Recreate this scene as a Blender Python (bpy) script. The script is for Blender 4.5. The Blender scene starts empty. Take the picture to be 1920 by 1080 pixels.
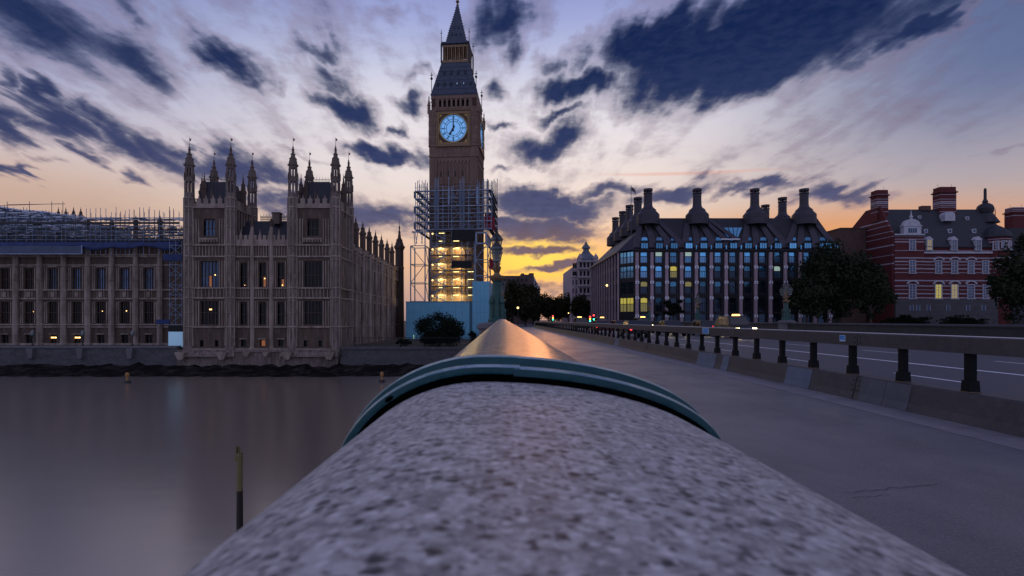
import bpy, bmesh, math, random
import numpy as np
from mathutils import Vector, Matrix
random.seed(7)
rng = np.random.default_rng(11)
C = bpy.context.scene.collection
SC = bpy.context.scene
PI = math.pi
R = math.radians
EYE = 1.355                      # eye height over the bridge footway (z = 0)
# image plane of the photograph: a level lens at (0,0,EYE) looking along +Y, horizon at row 600
def X(px, D): return (px - 940.0) * D / 1000.0
def Z(py, D): return EYE + (600.0 - py) * D / 1000.0
def srgb(r, g, b):
    f = lambda c: (c/255/12.92) if c/255 <= 0.04045 else ((c/255 + 0.055)/1.055)**2.4
    return (f(r), f(g), f(b), 1.0)

# ------------------------------------------------------------------ camera
cam = bpy.data.cameras.new('camera'); camo = bpy.data.objects.new('camera', cam); C.objects.link(camo)
camo.location = (0, 0, EYE); camo.rotation_euler = (R(90), 0, 0)
cam.sensor_width = 36.0; cam.lens = 18.75
cam.shift_x = 20/1920.0; cam.shift_y = 60/1920.0
cam.clip_start = 0.02; cam.clip_end = 8000
cam.dof.use_dof = True; cam.dof.focus_distance = 6.0; cam.dof.aperture_fstop = 13.0
SC.camera = camo
SC.view_settings.view_transform = 'Standard'; SC.view_settings.look = 'None'
SC.view_settings.exposure = 0.0; SC.view_settings.gamma = 1.0

# ------------------------------------------------------------------ sky
SUN_AZ = math.atan2(90, 1000); SUN_EL = R(4.0)
def build_world():
    w = bpy.data.worlds.new('World'); SC.world = w; w.use_nodes = True
    nt = w.node_tree; nt.nodes.clear()
    def N(t, **k):
        n = nt.nodes.new(t)
        for a, b in k.items(): setattr(n, a, b)
        return n
    L = nt.links.new
    def val(sock, v):
        if hasattr(v, 'is_output'): L(v, sock)
        else: sock.default_value = v
    def math_(op, a, b=None, c=None, clamp=False):
        n = N('ShaderNodeMath', operation=op); n.use_clamp = clamp
        val(n.inputs[0], a)
        if b is not None: val(n.inputs[1], b)
        if c is not None: val(n.inputs[2], c)
        return n.outputs[0]
    def mrange(v, a, b, c, d, t='SMOOTHSTEP'):
        n = N('ShaderNodeMapRange', interpolation_type=t); n.clamp = True
        val(n.inputs[0], v)
        for i, q in enumerate((a, b, c, d)): n.inputs[i+1].default_value = q
        return n.outputs[0]
    def mix(f, a, b, mode='MIX'):
        n = N('ShaderNodeMix', data_type='RGBA', blend_type=mode)
        val(n.inputs[0], f); val(n.inputs[6], a); val(n.inputs[7], b)
        return n.outputs[2]
    def ramp(v, stops):
        n = N('ShaderNodeValToRGB'); e = n.color_ramp.elements
        while len(e) > 1: e.remove(e[-1])
        e[0].position = stops[0][0]; e[0].color = stops[0][1]
        for p, c in stops[1:]:
            q = e.new(p); q.color = c
        L(v, n.inputs[0]); return n.outputs[0]
    def comb(a, b, c=0.0):
        n = N('ShaderNodeCombineXYZ'); val(n.inputs[0], a); val(n.inputs[1], b); val(n.inputs[2], c); return n.outputs[0]
    def noise(v, scale, detail=4, rough=.55, dist=0.0):
        n = N('ShaderNodeTexNoise'); L(v, n.inputs['Vector'])
        n.inputs['Scale'].default_value = scale; n.inputs['Detail'].default_value = detail
        n.inputs['Roughness'].default_value = rough; n.inputs['Distortion'].default_value = dist
        return n.outputs
    tc = N('ShaderNodeTexCoord')
    sep = N('ShaderNodeSeparateXYZ'); L(tc.outputs['Generated'], sep.inputs[0])
    dx, dy, dz = sep.outputs
    az = math_('ARCTAN2', dx, dy); el = math_('ARCSINE', dz)
    # cloud-deck coordinates (a flat layer overhead): streaks run along the wind, towards the horizon
    zz = math_('ADD', math_('MAXIMUM', dz, 0.0), 0.10)
    px_ = math_('DIVIDE', dx, zz); py_ = math_('DIVIDE', dy, zz)
    streak = noise(comb(math_('MULTIPLY', px_, 3.2), math_('MULTIPLY', py_, 0.75)), 1.5, 5, .6, .3)[0]
    ae = comb(az, el)
    billow = noise(comb(math_('MULTIPLY', az, 1.0), math_('MULTIPLY', el, 1.9)), 11.0, 6, .62, .2)[0]
    fine = noise(comb(math_('MULTIPLY', az, 1.0), math_('MULTIPLY', el, 2.6)), 34.0, 4, .6)[0]
    wn = noise(comb(math_('MULTIPLY', az, 1.0), math_('MULTIPLY', el, 1.6)), 9.0, 4, .6)[1]
    wv = N('ShaderNodeVectorMath', operation='SUBTRACT'); L(wn, wv.inputs[0]); wv.inputs[1].default_value = (.5, .5, .5)
    ws = N('ShaderNodeVectorMath', operation='SCALE'); L(wv.outputs[0], ws.inputs[0]); ws.inputs['Scale'].default_value = .075
    wa = N('ShaderNodeVectorMath', operation='ADD'); L(ae, wa.inputs[0]); L(ws.outputs[0], wa.inputs[1])
    st2 = noise(comb(math_('MULTIPLY', px_, 8.0), math_('MULTIPLY', py_, 1.6)), 1.0, 3, .5)[0]
    amt = math_('MULTIPLY', math_('SUBTRACT', st2, .5), mrange(el, .06, .30, .06, .33))
    rad = N('ShaderNodeVectorMath', operation='SUBTRACT'); L(ae, rad.inputs[0]); rad.inputs[1].default_value = (0, .08, 0)
    rs = N('ShaderNodeVectorMath', operation='SCALE'); L(rad.outputs[0], rs.inputs[0]); L(amt, rs.inputs['Scale'])
    wb = N('ShaderNodeVectorMath', operation='ADD'); L(wa.outputs[0], wb.inputs[0]); L(rs.outputs[0], wb.inputs[1])
    warped = wb.outputs[0]
    def ang(x, y):
        u = (x-940)/1000.; v = (600-y)/1000.
        return math.atan(u), math.atan2(v, math.sqrt(1+u*u)), 1/(1+u*u), 1/(math.sqrt(1+u*u)*(1+v*v/(1+u*u)))
    def blob(vec, x, y, a, b, rot, w, edge=1.35, core=0.15):
        A, E, sa, se = ang(x, y)
        m = N('ShaderNodeMapping', vector_type='TEXTURE'); L(vec, m.inputs[0])
        m.inputs[1].default_value = (A, E, 0); m.inputs[2].default_value = (0, 0, -R(rot))
        m.inputs[3].default_value = (a/1000.*sa, b/1000.*se, 1000.)
        ln = N('ShaderNodeVectorMath', operation='LENGTH'); L(m.outputs[0], ln.inputs[0])
        return mrange(ln.outputs['Value'], edge, core, 0.0, w)
    # rot: degrees clockwise as seen in the picture (positive = falls to the right)
    CL = [(88,50,215,78,25,0.95),(225,102,160,50,25,0.85),(285,138,85,26,20,0.7),(262,22,62,32,35,0.7),(428,111,86,38,14,1.0),(6,148,60,24,25,0.75),(84,180,58,34,12,0.98),(24,235,85,44,15,1.0),(108,222,90,42,25,1.0),(176,211,46,20,15,0.85),(222,252,115,36,20,1.05),(308,284,95,36,20,1.05),(440,306,120,46,8,1.05),(500,334,70,32,0,0.85),(149,281,55,17,8,0.85),(24,316,34,22,0,0.9),(88,303,42,11,10,0.6),(246,324,46,11,4,0.7),(330,250,40,10,6,0.75),(605,106,64,28,0,0.72),(620,156,62,22,10,0.72),(512,160,34,20,10,0.6),(640,203,68,32,8,1.05),(668,222,30,30,40,0.75),(767,196,42,22,0,0.95),(741,240,28,14,0,0.85),(723,288,100,19,5,1.1),(575,292,70,11,8,0.5),(789,147,42,15,0,0.65),(948,42,92,56,-8,0.92),(741,30,70,30,0,0.5),(965,98,30,32,0,0.75),(921,174,28,20,0,0.85),(938,238,34,11,0,0.85),(1022,274,84,36,-12,1.08),(1080,165,98,36,-6,1.08),(1030,128,40,24,-20,0.8),(1085,100,44,40,-30,0.75),(1215,75,135,52,-10,1.15),(1049,220,55,14,0,0.9),(1207,176,34,13,-30,0.6),(1430,78,310,100,-6,1.6),(1350,156,64,30,-28,1.0),(1440,165,110,24,-16,0.8),(1606,118,100,20,-16,0.7),(1706,66,86,32,-6,1.05),(1000,312,34,13,0,0.6),(938,330,34,11,0,0.65),(1030,384,150,32,4,1.1),(1120,358,95,17,-5,0.85),(1000,425,150,30,0,1.05),(700,398,125,38,0,0.95),(520,380,95,28,5,0.85),(1265,362,120,20,-6,0.9),(1420,350,120,15,0,0.85),(1565,368,130,18,4,0.85),(1885,292,70,9,-6,0.6),(1010,468,95,9,-3,1.0),(1045,498,95,10,-6,0.95),(1030,540,120,13,0,0.7)]
    acc = mrange(el, .14, .30, 0.0, .20)
    for (x, y, a, b, rot, wgt) in CL:
        if wgt < .5: continue
        v = blob(warped, x, y, a*1.12, b*1.18, rot, wgt, 1.5, 0.0)
        acc = v if acc is None else math_('MAXIMUM', acc, v)
    # elsewhere (behind the camera, overhead): loose broken cloud
    away = mrange(dy, 0.35, -0.05, 0.0, 0.75)
    acc = math_('MAXIMUM', acc, math_('MULTIPLY', away, streak))
    n1 = math_('MULTIPLY', math_('SUBTRACT', billow, .5), 1.1)
    n2 = math_('MULTIPLY', math_('SUBTRACT', streak, .5), 1.25)
    n3 = math_('MULTIPLY', math_('SUBTRACT', fine, .5), .40)
    hi = mrange(el, .12, .40, 0.0, 1.0)
    dens = math_('ADD', acc, math_('MULTIPLY', n1, math_('SUBTRACT', 1.0, math_('MULTIPLY', hi, .55))))
    dens = math_('ADD', dens, math_('MULTIPLY', n2, math_('ADD', .15, hi)))
    dens = math_('ADD', dens, n3)
    alpha = math_('ADD', math_('MULTIPLY', hi, mrange(dens, .02, 1.0, 0.0, 1.0)), math_('MULTIPLY', math_('SUBTRACT', 1.0, hi), mrange(dens, .20, .82, 0.0, 1.0)))
    veil = math_('MULTIPLY', mrange(math_('ADD', streak, math_('MULTIPLY', math_('SUBTRACT', billow, .5), .6)), .45, .85, 0.0, .38), mrange(el, .08, .3, 0.0, 1.0))
    # clear sky: physical dusk sky underneath, coloured bands over it
    e01 = mrange(el, 0.0, 0.7, 0.0, 1.0, 'LINEAR')
    def es(y): return max(0, math.atan((600-y)/1000.)/0.7)
    base = ramp(e01, [(0.0, srgb(150,128,140)), (es(560), srgb(176,146,150)), (es(500), srgb(222,180,158)), (es(420), srgb(236,208,190)),
                      (es(340), srgb(240,224,220)), (es(250), srgb(236,230,240)), (es(150), srgb(210,214,241)), (es(40), srgb(166,176,226)), (es(-120), srgb(112,126,190)), (1.0, srgb(92,108,176))])
    # darker, bluer to the north (right) and high up
    cream = blob(ae, 850, 265, 520, 150, 0, .55, 1.3, .0)
    base = mix(cream, base, srgb(246,238,240))
    rt = math_('MULTIPLY', mrange(az, .22, .78, 0.0, .95), mrange(el, .10, .36, .30, 1.0))
    base = mix(rt, base, srgb(86,104,152))
    lf = math_('MULTIPLY', mrange(az, -.20, -.75, 0.0, .75), mrange(el, .14, .42, 0.0, 1.0))
    base = mix(lf, base, srgb(118,130,186))
    low_r = blob(ae, 1560, 455, 560, 92, 2, .92, 1.2, .1)
    base = mix(low_r, base, srgb(238,160,96))
    low_l = blob(ae, 60, 400, 520, 130, 0, .85, 1.25, .1)
    base = mix(low_l, base, srgb(204,170,154))
    g1 = blob(ae, 1005, 500, 215, 80, 0, .92, 1.3, .1)
    base = mix(g1, base, srgb(250,178,66))
    g2 = blob(ae, 1000, 478, 120, 46, 0, .95, 1.25, .2)
    base = mix(g2, base, srgb(255,214,84))
    g3 = blob(ae, 1035, 545, 110, 22, 0, .6, 1.3, .2)
    base = mix(g3, base, srgb(196,160,150))
    trail = blob(ae, 1290, 325, 190, 4, 3, .5, 1.3, .2)
    base = mix(trail, base, srgb(236,168,150))
    sky = N('ShaderNodeTexSky', sky_type='NISHITA'); sky.sun_disc = False
    sky.sun_elevation = SUN_EL; sky.sun_rotation = SUN_AZ; sky.altitude = 10; sky.dust_density = 2.0
    skyb = mix(1.0, sky.outputs[0], (.06, .06, .06, 1), 'MULTIPLY')
    base = mix(.12, base, skyb)
    # eastern half of the dome, behind the camera: blue dusk
    back = ramp(e01, [(0.0, srgb(152,157,194)), (.12, srgb(174,185,228)), (.3, srgb(174,188,232)), (.6, srgb(168,177,222)), (1.0, srgb(172,175,214))])
    bf = mrange(dy, .30, -.25, 0.0, 1.0)
    clear = mix(bf, base, back)
    ccol = ramp(e01, [(0.0, srgb(112,98,112)), (es(470), srgb(104,92,108)), (es(400), srgb(78,80,112)), (es(320), srgb(50,60,100)),
                      (es(220), srgb(38,52,92)), (es(100), srgb(18,36,78)), (1.0, srgb(30,46,88))])
    glowc = blob(ae, 1010, 480, 220, 60, 0, .5, 1.3, .1)
    ccol = mix(glowc, ccol, srgb(150,108,84))
    ccol = mix(math_('MULTIPLY', mrange(fine, .3, .7, 0.0, .35), mrange(el, .35, .1, 0.2, 1.0)), ccol, srgb(110,112,148))
    ccol = mix(bf, ccol, srgb(110,118,160))
    out = mix(veil, clear, mix(.5, ccol, clear))
    fr = mrange(alpha, 0.0, .5, 0.0, 1.0)
    warm = mix(.45, clear, srgb(150,120,140))
    fringe = mix(math_('MULTIPLY', alpha, 1.0), out, ccol)
    rimm = math_('MULTIPLY', mrange(alpha, .02, .3, 0.0, .5), mrange(alpha, .75, .3, 0.0, 1.0))
    out = mix(rimm, fringe, warm)
    # below the horizon
    out = mix(mrange(el, 0.0, -.03, 0.0, 1.0), out, (.05, .05, .06, 1))
    bg = N('ShaderNodeBackground'); L(out, bg.inputs[0]); bg.inputs[1].default_value = 1.0
    o = N('ShaderNodeOutputWorld'); L(bg.outputs[0], o.inputs[0])
    w.cycles.sampling_method = 'MANUAL'; w.cycles.sample_map_resolution = 512
build_world()
sl = bpy.data.lights.new('sun', 'SUN'); sl.energy = 0.20; sl.angle = R(9); sl.color = (1.0, .38, .13)
so = bpy.data.objects.new('sun', sl); C.objects.link(so)
_sd = Vector((math.sin(SUN_AZ)*math.cos(SUN_EL), math.cos(SUN_AZ)*math.cos(SUN_EL), math.sin(SUN_EL)))
so.rotation_euler = _sd.to_track_quat('Z', 'Y').to_euler(); so.location = _sd*200

# ------------------------------------------------------------------ mesh helpers
WL = {}
class MB:
    """collects boxes, prisms and bars and links them as one mesh object"""
    def __init__(s, T=None): s.v = []; s.f = []; s.m = []; s.T = T
    def add(s, vs, fs, mi=0):
        k = len(s.v)
        if s.T: vs = [s.T(*p) for p in vs]
        s.v.extend([tuple(p) for p in vs])
        for f in fs: s.f.append(tuple(i+k for i in f)); s.m.append(mi)
        return s
    def box(s, x0, x1, y0, y1, z0, z1, mi=0):
        return s.add([(x0,y0,z0),(x1,y0,z0),(x1,y1,z0),(x0,y1,z0),(x0,y0,z1),(x1,y0,z1),(x1,y1,z1),(x0,y1,z1)],
              [(0,3,2,1),(4,5,6,7),(0,1,5,4),(1,2,6,5),(2,3,7,6),(3,0,4,7)], mi)
    def frus(s, x0,x1,y0,y1,z0, a0,a1,b0,b1,z1, mi=0):
        return s.add([(x0,y0,z0),(x1,y0,z0),(x1,y1,z0),(x0,y1,z0),(a0,b0,z1),(a1,b0,z1),(a1,b1,z1),(a0,b1,z1)],
              [(0,3,2,1),(4,5,6,7),(0,1,5,4),(1,2,6,5),(2,3,7,6),(3,0,4,7)], mi)
    def lathe(s, cx, cy, prof, n=8, rot=PI/8, mi=0, sx=1, sy=1):
        vs = []; fs = []
        for (r, z) in prof:
            for i in range(n):
                a = rot + 2*PI*i/n; vs.append((cx+r*sx*math.cos(a), cy+r*sy*math.sin(a), z))
        for j in range(len(prof)-1):
            for i in range(n):
                fs.append((j*n+i, j*n+(i+1)%n, (j+1)*n+(i+1)%n, (j+1)*n+i))
        fs.append(tuple(range(n-1,-1,-1))); fs.append(tuple((len(prof)-1)*n+i for i in range(n)))
        return s.add(vs, fs, mi)
    def bar(s, p, q, w, h=None, mi=0):
        h = h or w; p = Vector(p); q = Vector(q); d = (q-p).normalized()
        up = Vector((0,0,1)) if abs(d.z) < .95 else Vector((0,1,0))
        a = d.cross(up).normalized()*(w/2); b = a.cross(d).normalized()*(h/2)
        vs = [p-a-b, p+a-b, p+a+b, p-a+b, q-a-b, q+a-b, q+a+b, q-a+b]
        return s.add(vs, [(0,3,2,1),(4,5,6,7),(0,1,5,4),(1,2,6,5),(2,3,7,6),(3,0,4,7)], mi)
    def tube(s, p, q, r, n=6, mi=0, r2=None):
        r2 = r if r2 is None else r2
        p = Vector(p); q = Vector(q); d = (q-p).normalized()
        up = Vector((0,0,1)) if abs(d.z) < .95 else Vector((0,1,0))
        a = d.cross(up).normalized(); b = a.cross(d).normalized()
        vs = []
        for (c, rr) in ((p, r), (q, r2)):
            for i in range(n):
                t = 2*PI*i/n; vs.append(c + a*rr*math.cos(t) + b*rr*math.sin(t))
        fs = [(i, (i+1)%n, n+(i+1)%n, n+i) for i in range(n)]
        fs += [tuple(range(n-1,-1,-1)), tuple(range(n, 2*n))]
        return s.add(vs, fs, mi)
    def extrude(s, poly, fn, a, b, mi=0):
        """poly: 2-D outline; fn(u,v,w)->point; extruded from w=a to w=b"""
        n = len(poly)
        vs = [fn(u, v, a) for u, v in poly] + [fn(u, v, b) for u, v in poly]
        fs = [(i, (i+1)%n, n+(i+1)%n, n+i) for i in range(n)]
        fs += [tuple(range(n-1,-1,-1)), tuple(range(n, 2*n))]
        return s.add(vs, fs, mi)
    def wall(s, u0, u1, z0, z1, openings, d0, d1, mi=0):
        """a wall layer from depth d0 to d1 with rectangular openings (a,b,c,d) = u-range, z-range"""
        zs = sorted(set([z0, z1] + [min(max(o[k], z0), z1) for o in openings for k in (2, 3)]))
        for a, b in zip(zs[:-1], zs[1:]):
            if b-a < 1e-6: continue
            mid = (a+b)/2; cuts = sorted([(o[0], o[1]) for o in openings if o[2] < mid < o[3]])
            u = u0
            for c in cuts:
                if c[0] > u: s.box(u, min(c[0], u1), d0, d1, a, b, mi)
                u = max(u, c[1])
            if u < u1: s.box(u, u1, d0, d1, a, b, mi)
        return s
    def mesh(s, name, mats, off=(0,0,0), smooth=False, recalc=True):
        me = bpy.data.meshes.new(name)
        if any(off): s.v = [(a-off[0], b-off[1], c-off[2]) for a, b, c in s.v]
        me.from_pydata(s.v, [], s.f)
        mats = mats if isinstance(mats, (list, tuple)) else [mats]
        for m in mats: me.materials.append(m)
        if len(mats) > 1: me.polygons.foreach_set('material_index', s.m)
        if recalc:
            bm = bmesh.new(); bm.from_mesh(me); bmesh.ops.recalc_face_normals(bm, faces=bm.faces); bm.to_mesh(me); bm.free()
        if smooth: me.polygons.foreach_set('use_smooth', [True]*len(me.polygons))
        me.update(); return me
    def build(s, name, mats, parent=None, smooth=False, recalc=True):
        off = WL.get(parent.name, (0,0,0)) if parent else (0,0,0)
        return link(name, s.mesh(name, mats, off, smooth, recalc), parent)
def link(name, me, parent=None, loc=None, rot=None):
    """links a mesh as an object; loc is in the parent's coordinates"""
    o = bpy.data.objects.new(name, me); C.objects.link(o)
    if parent: o.parent = parent; WL[o.name] = WL.get(parent.name, (0,0,0))
    if loc is not None: o.location = loc
    if rot is not None: o.rotation_euler = rot
    return o
def rel(parent, x, y, z):
    w = WL.get(parent.name, (0,0,0)); return (x-w[0], y-w[1], z-w[2])
def put(name, me, parent, x, y, z, rot=None):
    return link(name, me, parent, rel(parent, x, y, z), rot)
def thing(name, label, cat, loc=(0,0,0), group=None, rotz=0, local=False):
    o = bpy.data.objects.new(name, None); C.objects.link(o)
    o.empty_display_size = .3
    o.location = loc; o.rotation_euler = (0,0,rotz); o['label'] = label; o['category'] = cat
    if group: o['group'] = group
    WL[o.name] = (0,0,0) if local else tuple(loc)
    return o
def tag(o, label, cat, group=None):
    o['label'] = label; o['category'] = cat
    if group: o['group'] = group
    return o
def struct(name, mb, m, smooth=False):
    o = mb.build(name, m, None, smooth); o['kind'] = 'structure'; return o
def dup(root, loc, rotz=None, label=None):
    def cp(o, par):
        c = o.copy(); C.objects.link(c)
        if par: c.parent = par
        for ch in [k for k in o.children]: cp(ch, c)
        return c
    r = cp(root, None); r.location = loc
    if rotz is not None: r.rotation_euler = (0,0,rotz)
    if label: r['label'] = label
    return r

# ------------------------------------------------------------------ materials
def mat(name, base, rough=.7, metal=0.0, var=None, vscale=1.0, stretch=(1,1,1), detail=5, bump=0.0, bscale=20.0, spec=.5, emit=None, estr=0.0,
        coat=0.0, var2=None, v2scale=6.0, v2amt=.5, coords='Object', rvar=0.0, bstretch=None):
    m = bpy.data.materials.new(name); m.use_nodes = True
    nt = m.node_tree; b = nt.nodes['Principled BSDF']; L = nt.links.new
    col = tuple(base)+(1,) if len(base) == 3 else base
    b.inputs['Base Color'].default_value = col
    b.inputs['Roughness'].default_value = rough; b.inputs['Metallic'].default_value = metal
    b.inputs['Specular IOR Level'].default_value = spec
    if coat: b.inputs['Coat Weight'].default_value = coat; b.inputs['Coat Roughness'].default_value = .15
    if emit: b.inputs['Emission Color'].default_value = tuple(emit)+(1,); b.inputs['Emission Strength'].default_value = estr
    if var or bump or var2:
        tc = nt.nodes.new('ShaderNodeTexCoord'); mp = nt.nodes.new('ShaderNodeMapping')
        L(tc.outputs[coords], mp.inputs[0]); mp.inputs[3].default_value = stretch
        cur = None
        if var:
            n = nt.nodes.new('ShaderNodeTexNoise'); L(mp.outputs[0], n.inputs[0]); n.inputs['Scale'].default_value = vscale; n.inputs['Detail'].default_value = detail; n.inputs['Roughness'].default_value = .62
            mr = nt.nodes.new('ShaderNodeMapRange'); L(n.outputs[0], mr.inputs[0]); mr.inputs[1].default_value = .3; mr.inputs[2].default_value = .7
            mx = nt.nodes.new('ShaderNodeMix'); mx.data_type = 'RGBA'; L(mr.outputs[0], mx.inputs[0]); mx.inputs[6].default_value = col; mx.inputs[7].default_value = tuple(var)+(1,)
            cur = mx.outputs[2]
            if rvar:
                ma = nt.nodes.new('ShaderNodeMapRange'); L(n.outputs[0], ma.inputs[0]); ma.inputs[1].default_value = .3; ma.inputs[2].default_value = .7
                ma.inputs[3].default_value = rough-rvar; ma.inputs[4].default_value = rough+rvar; L(ma.outputs[0], b.inputs['Roughness'])
        if var2:
            n2 = nt.nodes.new('ShaderNodeTexNoise'); L(mp.outputs[0], n2.inputs[0]); n2.inputs['Scale'].default_value = v2scale; n2.inputs['Detail'].default_value = 6; n2.inputs['Roughness'].default_value = .7
            mr2 = nt.nodes.new('ShaderNodeMapRange'); L(n2.outputs[0], mr2.inputs[0]); mr2.inputs[1].default_value = .48; mr2.inputs[2].default_value = .68; mr2.inputs[4].default_value = v2amt
            mx2 = nt.nodes.new('ShaderNodeMix'); mx2.data_type = 'RGBA'; L(mr2.outputs[0], mx2.inputs[0])
            if cur: L(cur, mx2.inputs[6])
            else: mx2.inputs[6].default_value = col
            mx2.inputs[7].default_value = tuple(var2)+(1,); cur = mx2.outputs[2]
        if cur: L(cur, b.inputs['Base Color'])
        if bump:
            n3 = nt.nodes.new('ShaderNodeTexNoise'); n3.inputs['Scale'].default_value = bscale; n3.inputs['Detail'].default_value = 6
            if bstretch:
                mp2 = nt.nodes.new('ShaderNodeMapping'); L(tc.outputs[coords], mp2.inputs[0]); mp2.inputs[3].default_value = bstretch; L(mp2.outputs[0], n3.inputs[0])
            else: L(mp.outputs[0], n3.inputs[0])
            bp = nt.nodes.new('ShaderNodeBump'); bp.inputs['Strength'].default_value = bump; bp.inputs['Distance'].default_value = .05
            L(n3.outputs[0], bp.inputs['Height']); L(bp.outputs[0], b.inputs['Normal'])
    return m
def emat(name, colr, s, base=(.02,.02,.02)): return mat(name, base, .4, emit=colr, estr=s)

def granite(name, dark, mid, light, rough, coat, scale=1.0, transverse=False):
    m = bpy.data.materials.new(name); m.use_nodes = True
    nt = m.node_tree; b = nt.nodes['Principled BSDF']; L = nt.links.new
    tc = nt.nodes.new('ShaderNodeTexCoord')
    def noise(s, d=3, r=.6, vec=None):
        n = nt.nodes.new('ShaderNodeTexNoise'); L(vec or tc.outputs['Object'], n.inputs[0]); n.inputs['Scale'].default_value = s*scale; n.inputs['Detail'].default_value = d; n.inputs['Roughness'].default_value = r; return n.outputs[0]
    def step(v, a, c, amt=1.0):
        n = nt.nodes.new('ShaderNodeMapRange'); n.interpolation_type = 'SMOOTHSTEP'; L(v, n.inputs[0]); n.inputs[1].default_value = a; n.inputs[2].default_value = c; n.inputs[4].default_value = amt; return n.outputs[0]
    def mix(f, a, c):
        n = nt.nodes.new('ShaderNodeMix'); n.data_type = 'RGBA'; L(f, n.inputs[0])
        for s_, v in ((n.inputs[6], a), (n.inputs[7], c)):
            if isinstance(v, tuple): s_.default_value = v+(1,)
            else: L(v, s_)
        return n.outputs[2]
    c = mix(step(noise(70, 5, .65), .38, .62), tuple(.72*q for q in mid), tuple(.65*p+.35*q for p, q in zip(mid, light)))
    c = mix(step(noise(120, 4, .6), .54, .70, .5), c, light)
    def grains(sc, lo, hi, sz0, sz1, amt):
        vo = nt.nodes.new('ShaderNodeTexVoronoi'); vo.inputs['Scale'].default_value = sc*scale; vo.inputs['Randomness'].default_value = 1
        wv = nt.nodes.new('ShaderNodeVectorMath'); wv.operation = 'ADD'; nz = nt.nodes.new('ShaderNodeTexNoise'); nz.inputs['Scale'].default_value = sc*1.6*scale; nz.inputs['Detail'].default_value = 3
        L(tc.outputs['Object'], nz.inputs[0]); sv = nt.nodes.new('ShaderNodeVectorMath'); sv.operation = 'SCALE'; sv.inputs['Scale'].default_value = .9/(sc*scale)
        L(nz.outputs['Color'], sv.inputs[0]); L(tc.outputs['Object'], wv.inputs[0]); L(sv.outputs[0], wv.inputs[1]); L(wv.outputs[0], vo.inputs[0])
        sp = nt.nodes.new('ShaderNodeSeparateColor'); L(vo.outputs['Color'], sp.inputs[0])
        mu = nt.nodes.new('ShaderNodeMath'); mu.operation = 'MULTIPLY'; L(step(sp.outputs[0], lo, hi), mu.inputs[0]); L(step(vo.outputs['Distance'], sz1, sz0, amt), mu.inputs[1]); return mu.outputs[0]
    c = mix(grains(120, .72, .78, .20, .60, .55), c, light)
    c = mix(grains(85, .68, .74, .18, .58, .95), c, dark)
    c = mix(grains(150, .66, .72, .20, .60, .8), c, tuple(1.5*q for q in dark))
    c = mix(step(noise(9, 4), .5, .72, .30), c, tuple(.7*q for q in mid))
    L(c, b.inputs['Base Color'])
    b.inputs['Roughness'].default_value = rough
    b.inputs['Coat Weight'].default_value = coat; b.inputs['Coat Roughness'].default_value = .2
    bp = nt.nodes.new('ShaderNodeBump'); bp.inputs['Strength'].default_value = .35; bp.inputs['Distance'].default_value = .002
    if transverse:
        mp = nt.nodes.new('ShaderNodeMapping'); L(tc.outputs['Object'], mp.inputs[0]); mp.inputs[3].default_value = (1, 3.2, 1)
        L(noise(36, 6, .7, mp.outputs[0]), bp.inputs['Height']); bp.inputs['Distance'].default_value = .022; bp.inputs['Strength'].default_value = 1.0
    else: L(noise(300, 4), bp.inputs['Height'])
    L(bp.outputs[0], b.inputs['Normal'])
    return m

M = {}
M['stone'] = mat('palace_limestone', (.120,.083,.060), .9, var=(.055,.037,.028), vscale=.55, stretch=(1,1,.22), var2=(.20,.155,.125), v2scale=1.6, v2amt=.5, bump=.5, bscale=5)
M['stone_tur'] = mat('weathered_turret_stone', (.46,.385,.35), .85, var=(.15,.11,.09), vscale=.9, stretch=(1.6,1.6,.3), var2=(.12,.09,.08), v2scale=2.5, v2amt=.6, bump=.4, bscale=5)
M['stone_mid'] = mat('turret_panel_stone', (.22,.17,.145), .85, var=(.08,.056,.046), vscale=1.0, stretch=(1.6,1.6,.35), var2=(.36,.30,.27), v2scale=2.2, v2amt=.6, bump=.4, bscale=5)
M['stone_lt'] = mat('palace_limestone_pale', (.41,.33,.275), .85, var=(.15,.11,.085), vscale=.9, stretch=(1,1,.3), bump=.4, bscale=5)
M['stone_dk'] = mat('palace_recessed_stone', (.17,.125,.10), .9, var=(.10,.075,.06), vscale=.8, stretch=(1,1,.3))
M['tower_stone'] = mat('clock_tower_stone', (.25,.165,.115), .85, var=(.16,.10,.075), vscale=.5, stretch=(1,1,.25), var2=(.32,.24,.19), v2scale=1.4, v2amt=.4, bump=.4, bscale=4)
M['slate'] = mat('slate_roof', (.016,.018,.026), .65, var=(.030,.031,.042), vscale=1.2, stretch=(1,1,2))
M['iron_roof'] = mat('cast_iron_roof', (.055,.075,.115), .45, .3, var=(.035,.045,.075), vscale=1.0)
M['gold'] = mat('gilding', (.55,.36,.12), .4, .7, var=(.3,.18,.06), vscale=3)
M['gold_dk'] = mat('dull_gilding', (.30,.20,.10), .5, .4, var=(.16,.10,.06), vscale=4)
M['black'] = mat('black_iron', (.012,.012,.014), .45)
M['black_sheet'] = mat('black_sheeting', (.006,.006,.008), .75)
M['glass_dk'] = mat('dark_leaded_glass', (.006,.006,.008), .25, spec=.25)
M['terrace'] = mat('dark_river_wall', (.10,.098,.105), .85, var=(.055,.053,.058), vscale=.6, stretch=(1,1,2), var2=(.16,.155,.16), v2scale=1.8, v2amt=.5, bump=.4, bscale=6)
M['glass_blue'] = mat('blue_reflecting_glass', (.17,.24,.36), .12, .7, var=(.03,.045,.08), vscale=.6, stretch=(1,1,.4))
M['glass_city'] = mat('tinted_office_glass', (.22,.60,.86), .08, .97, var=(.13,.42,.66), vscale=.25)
M['glass_city_dk'] = mat('shaded_office_glass', (.05,.08,.11), .1, .8, var=(.02,.03,.05), vscale=.3)
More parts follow.
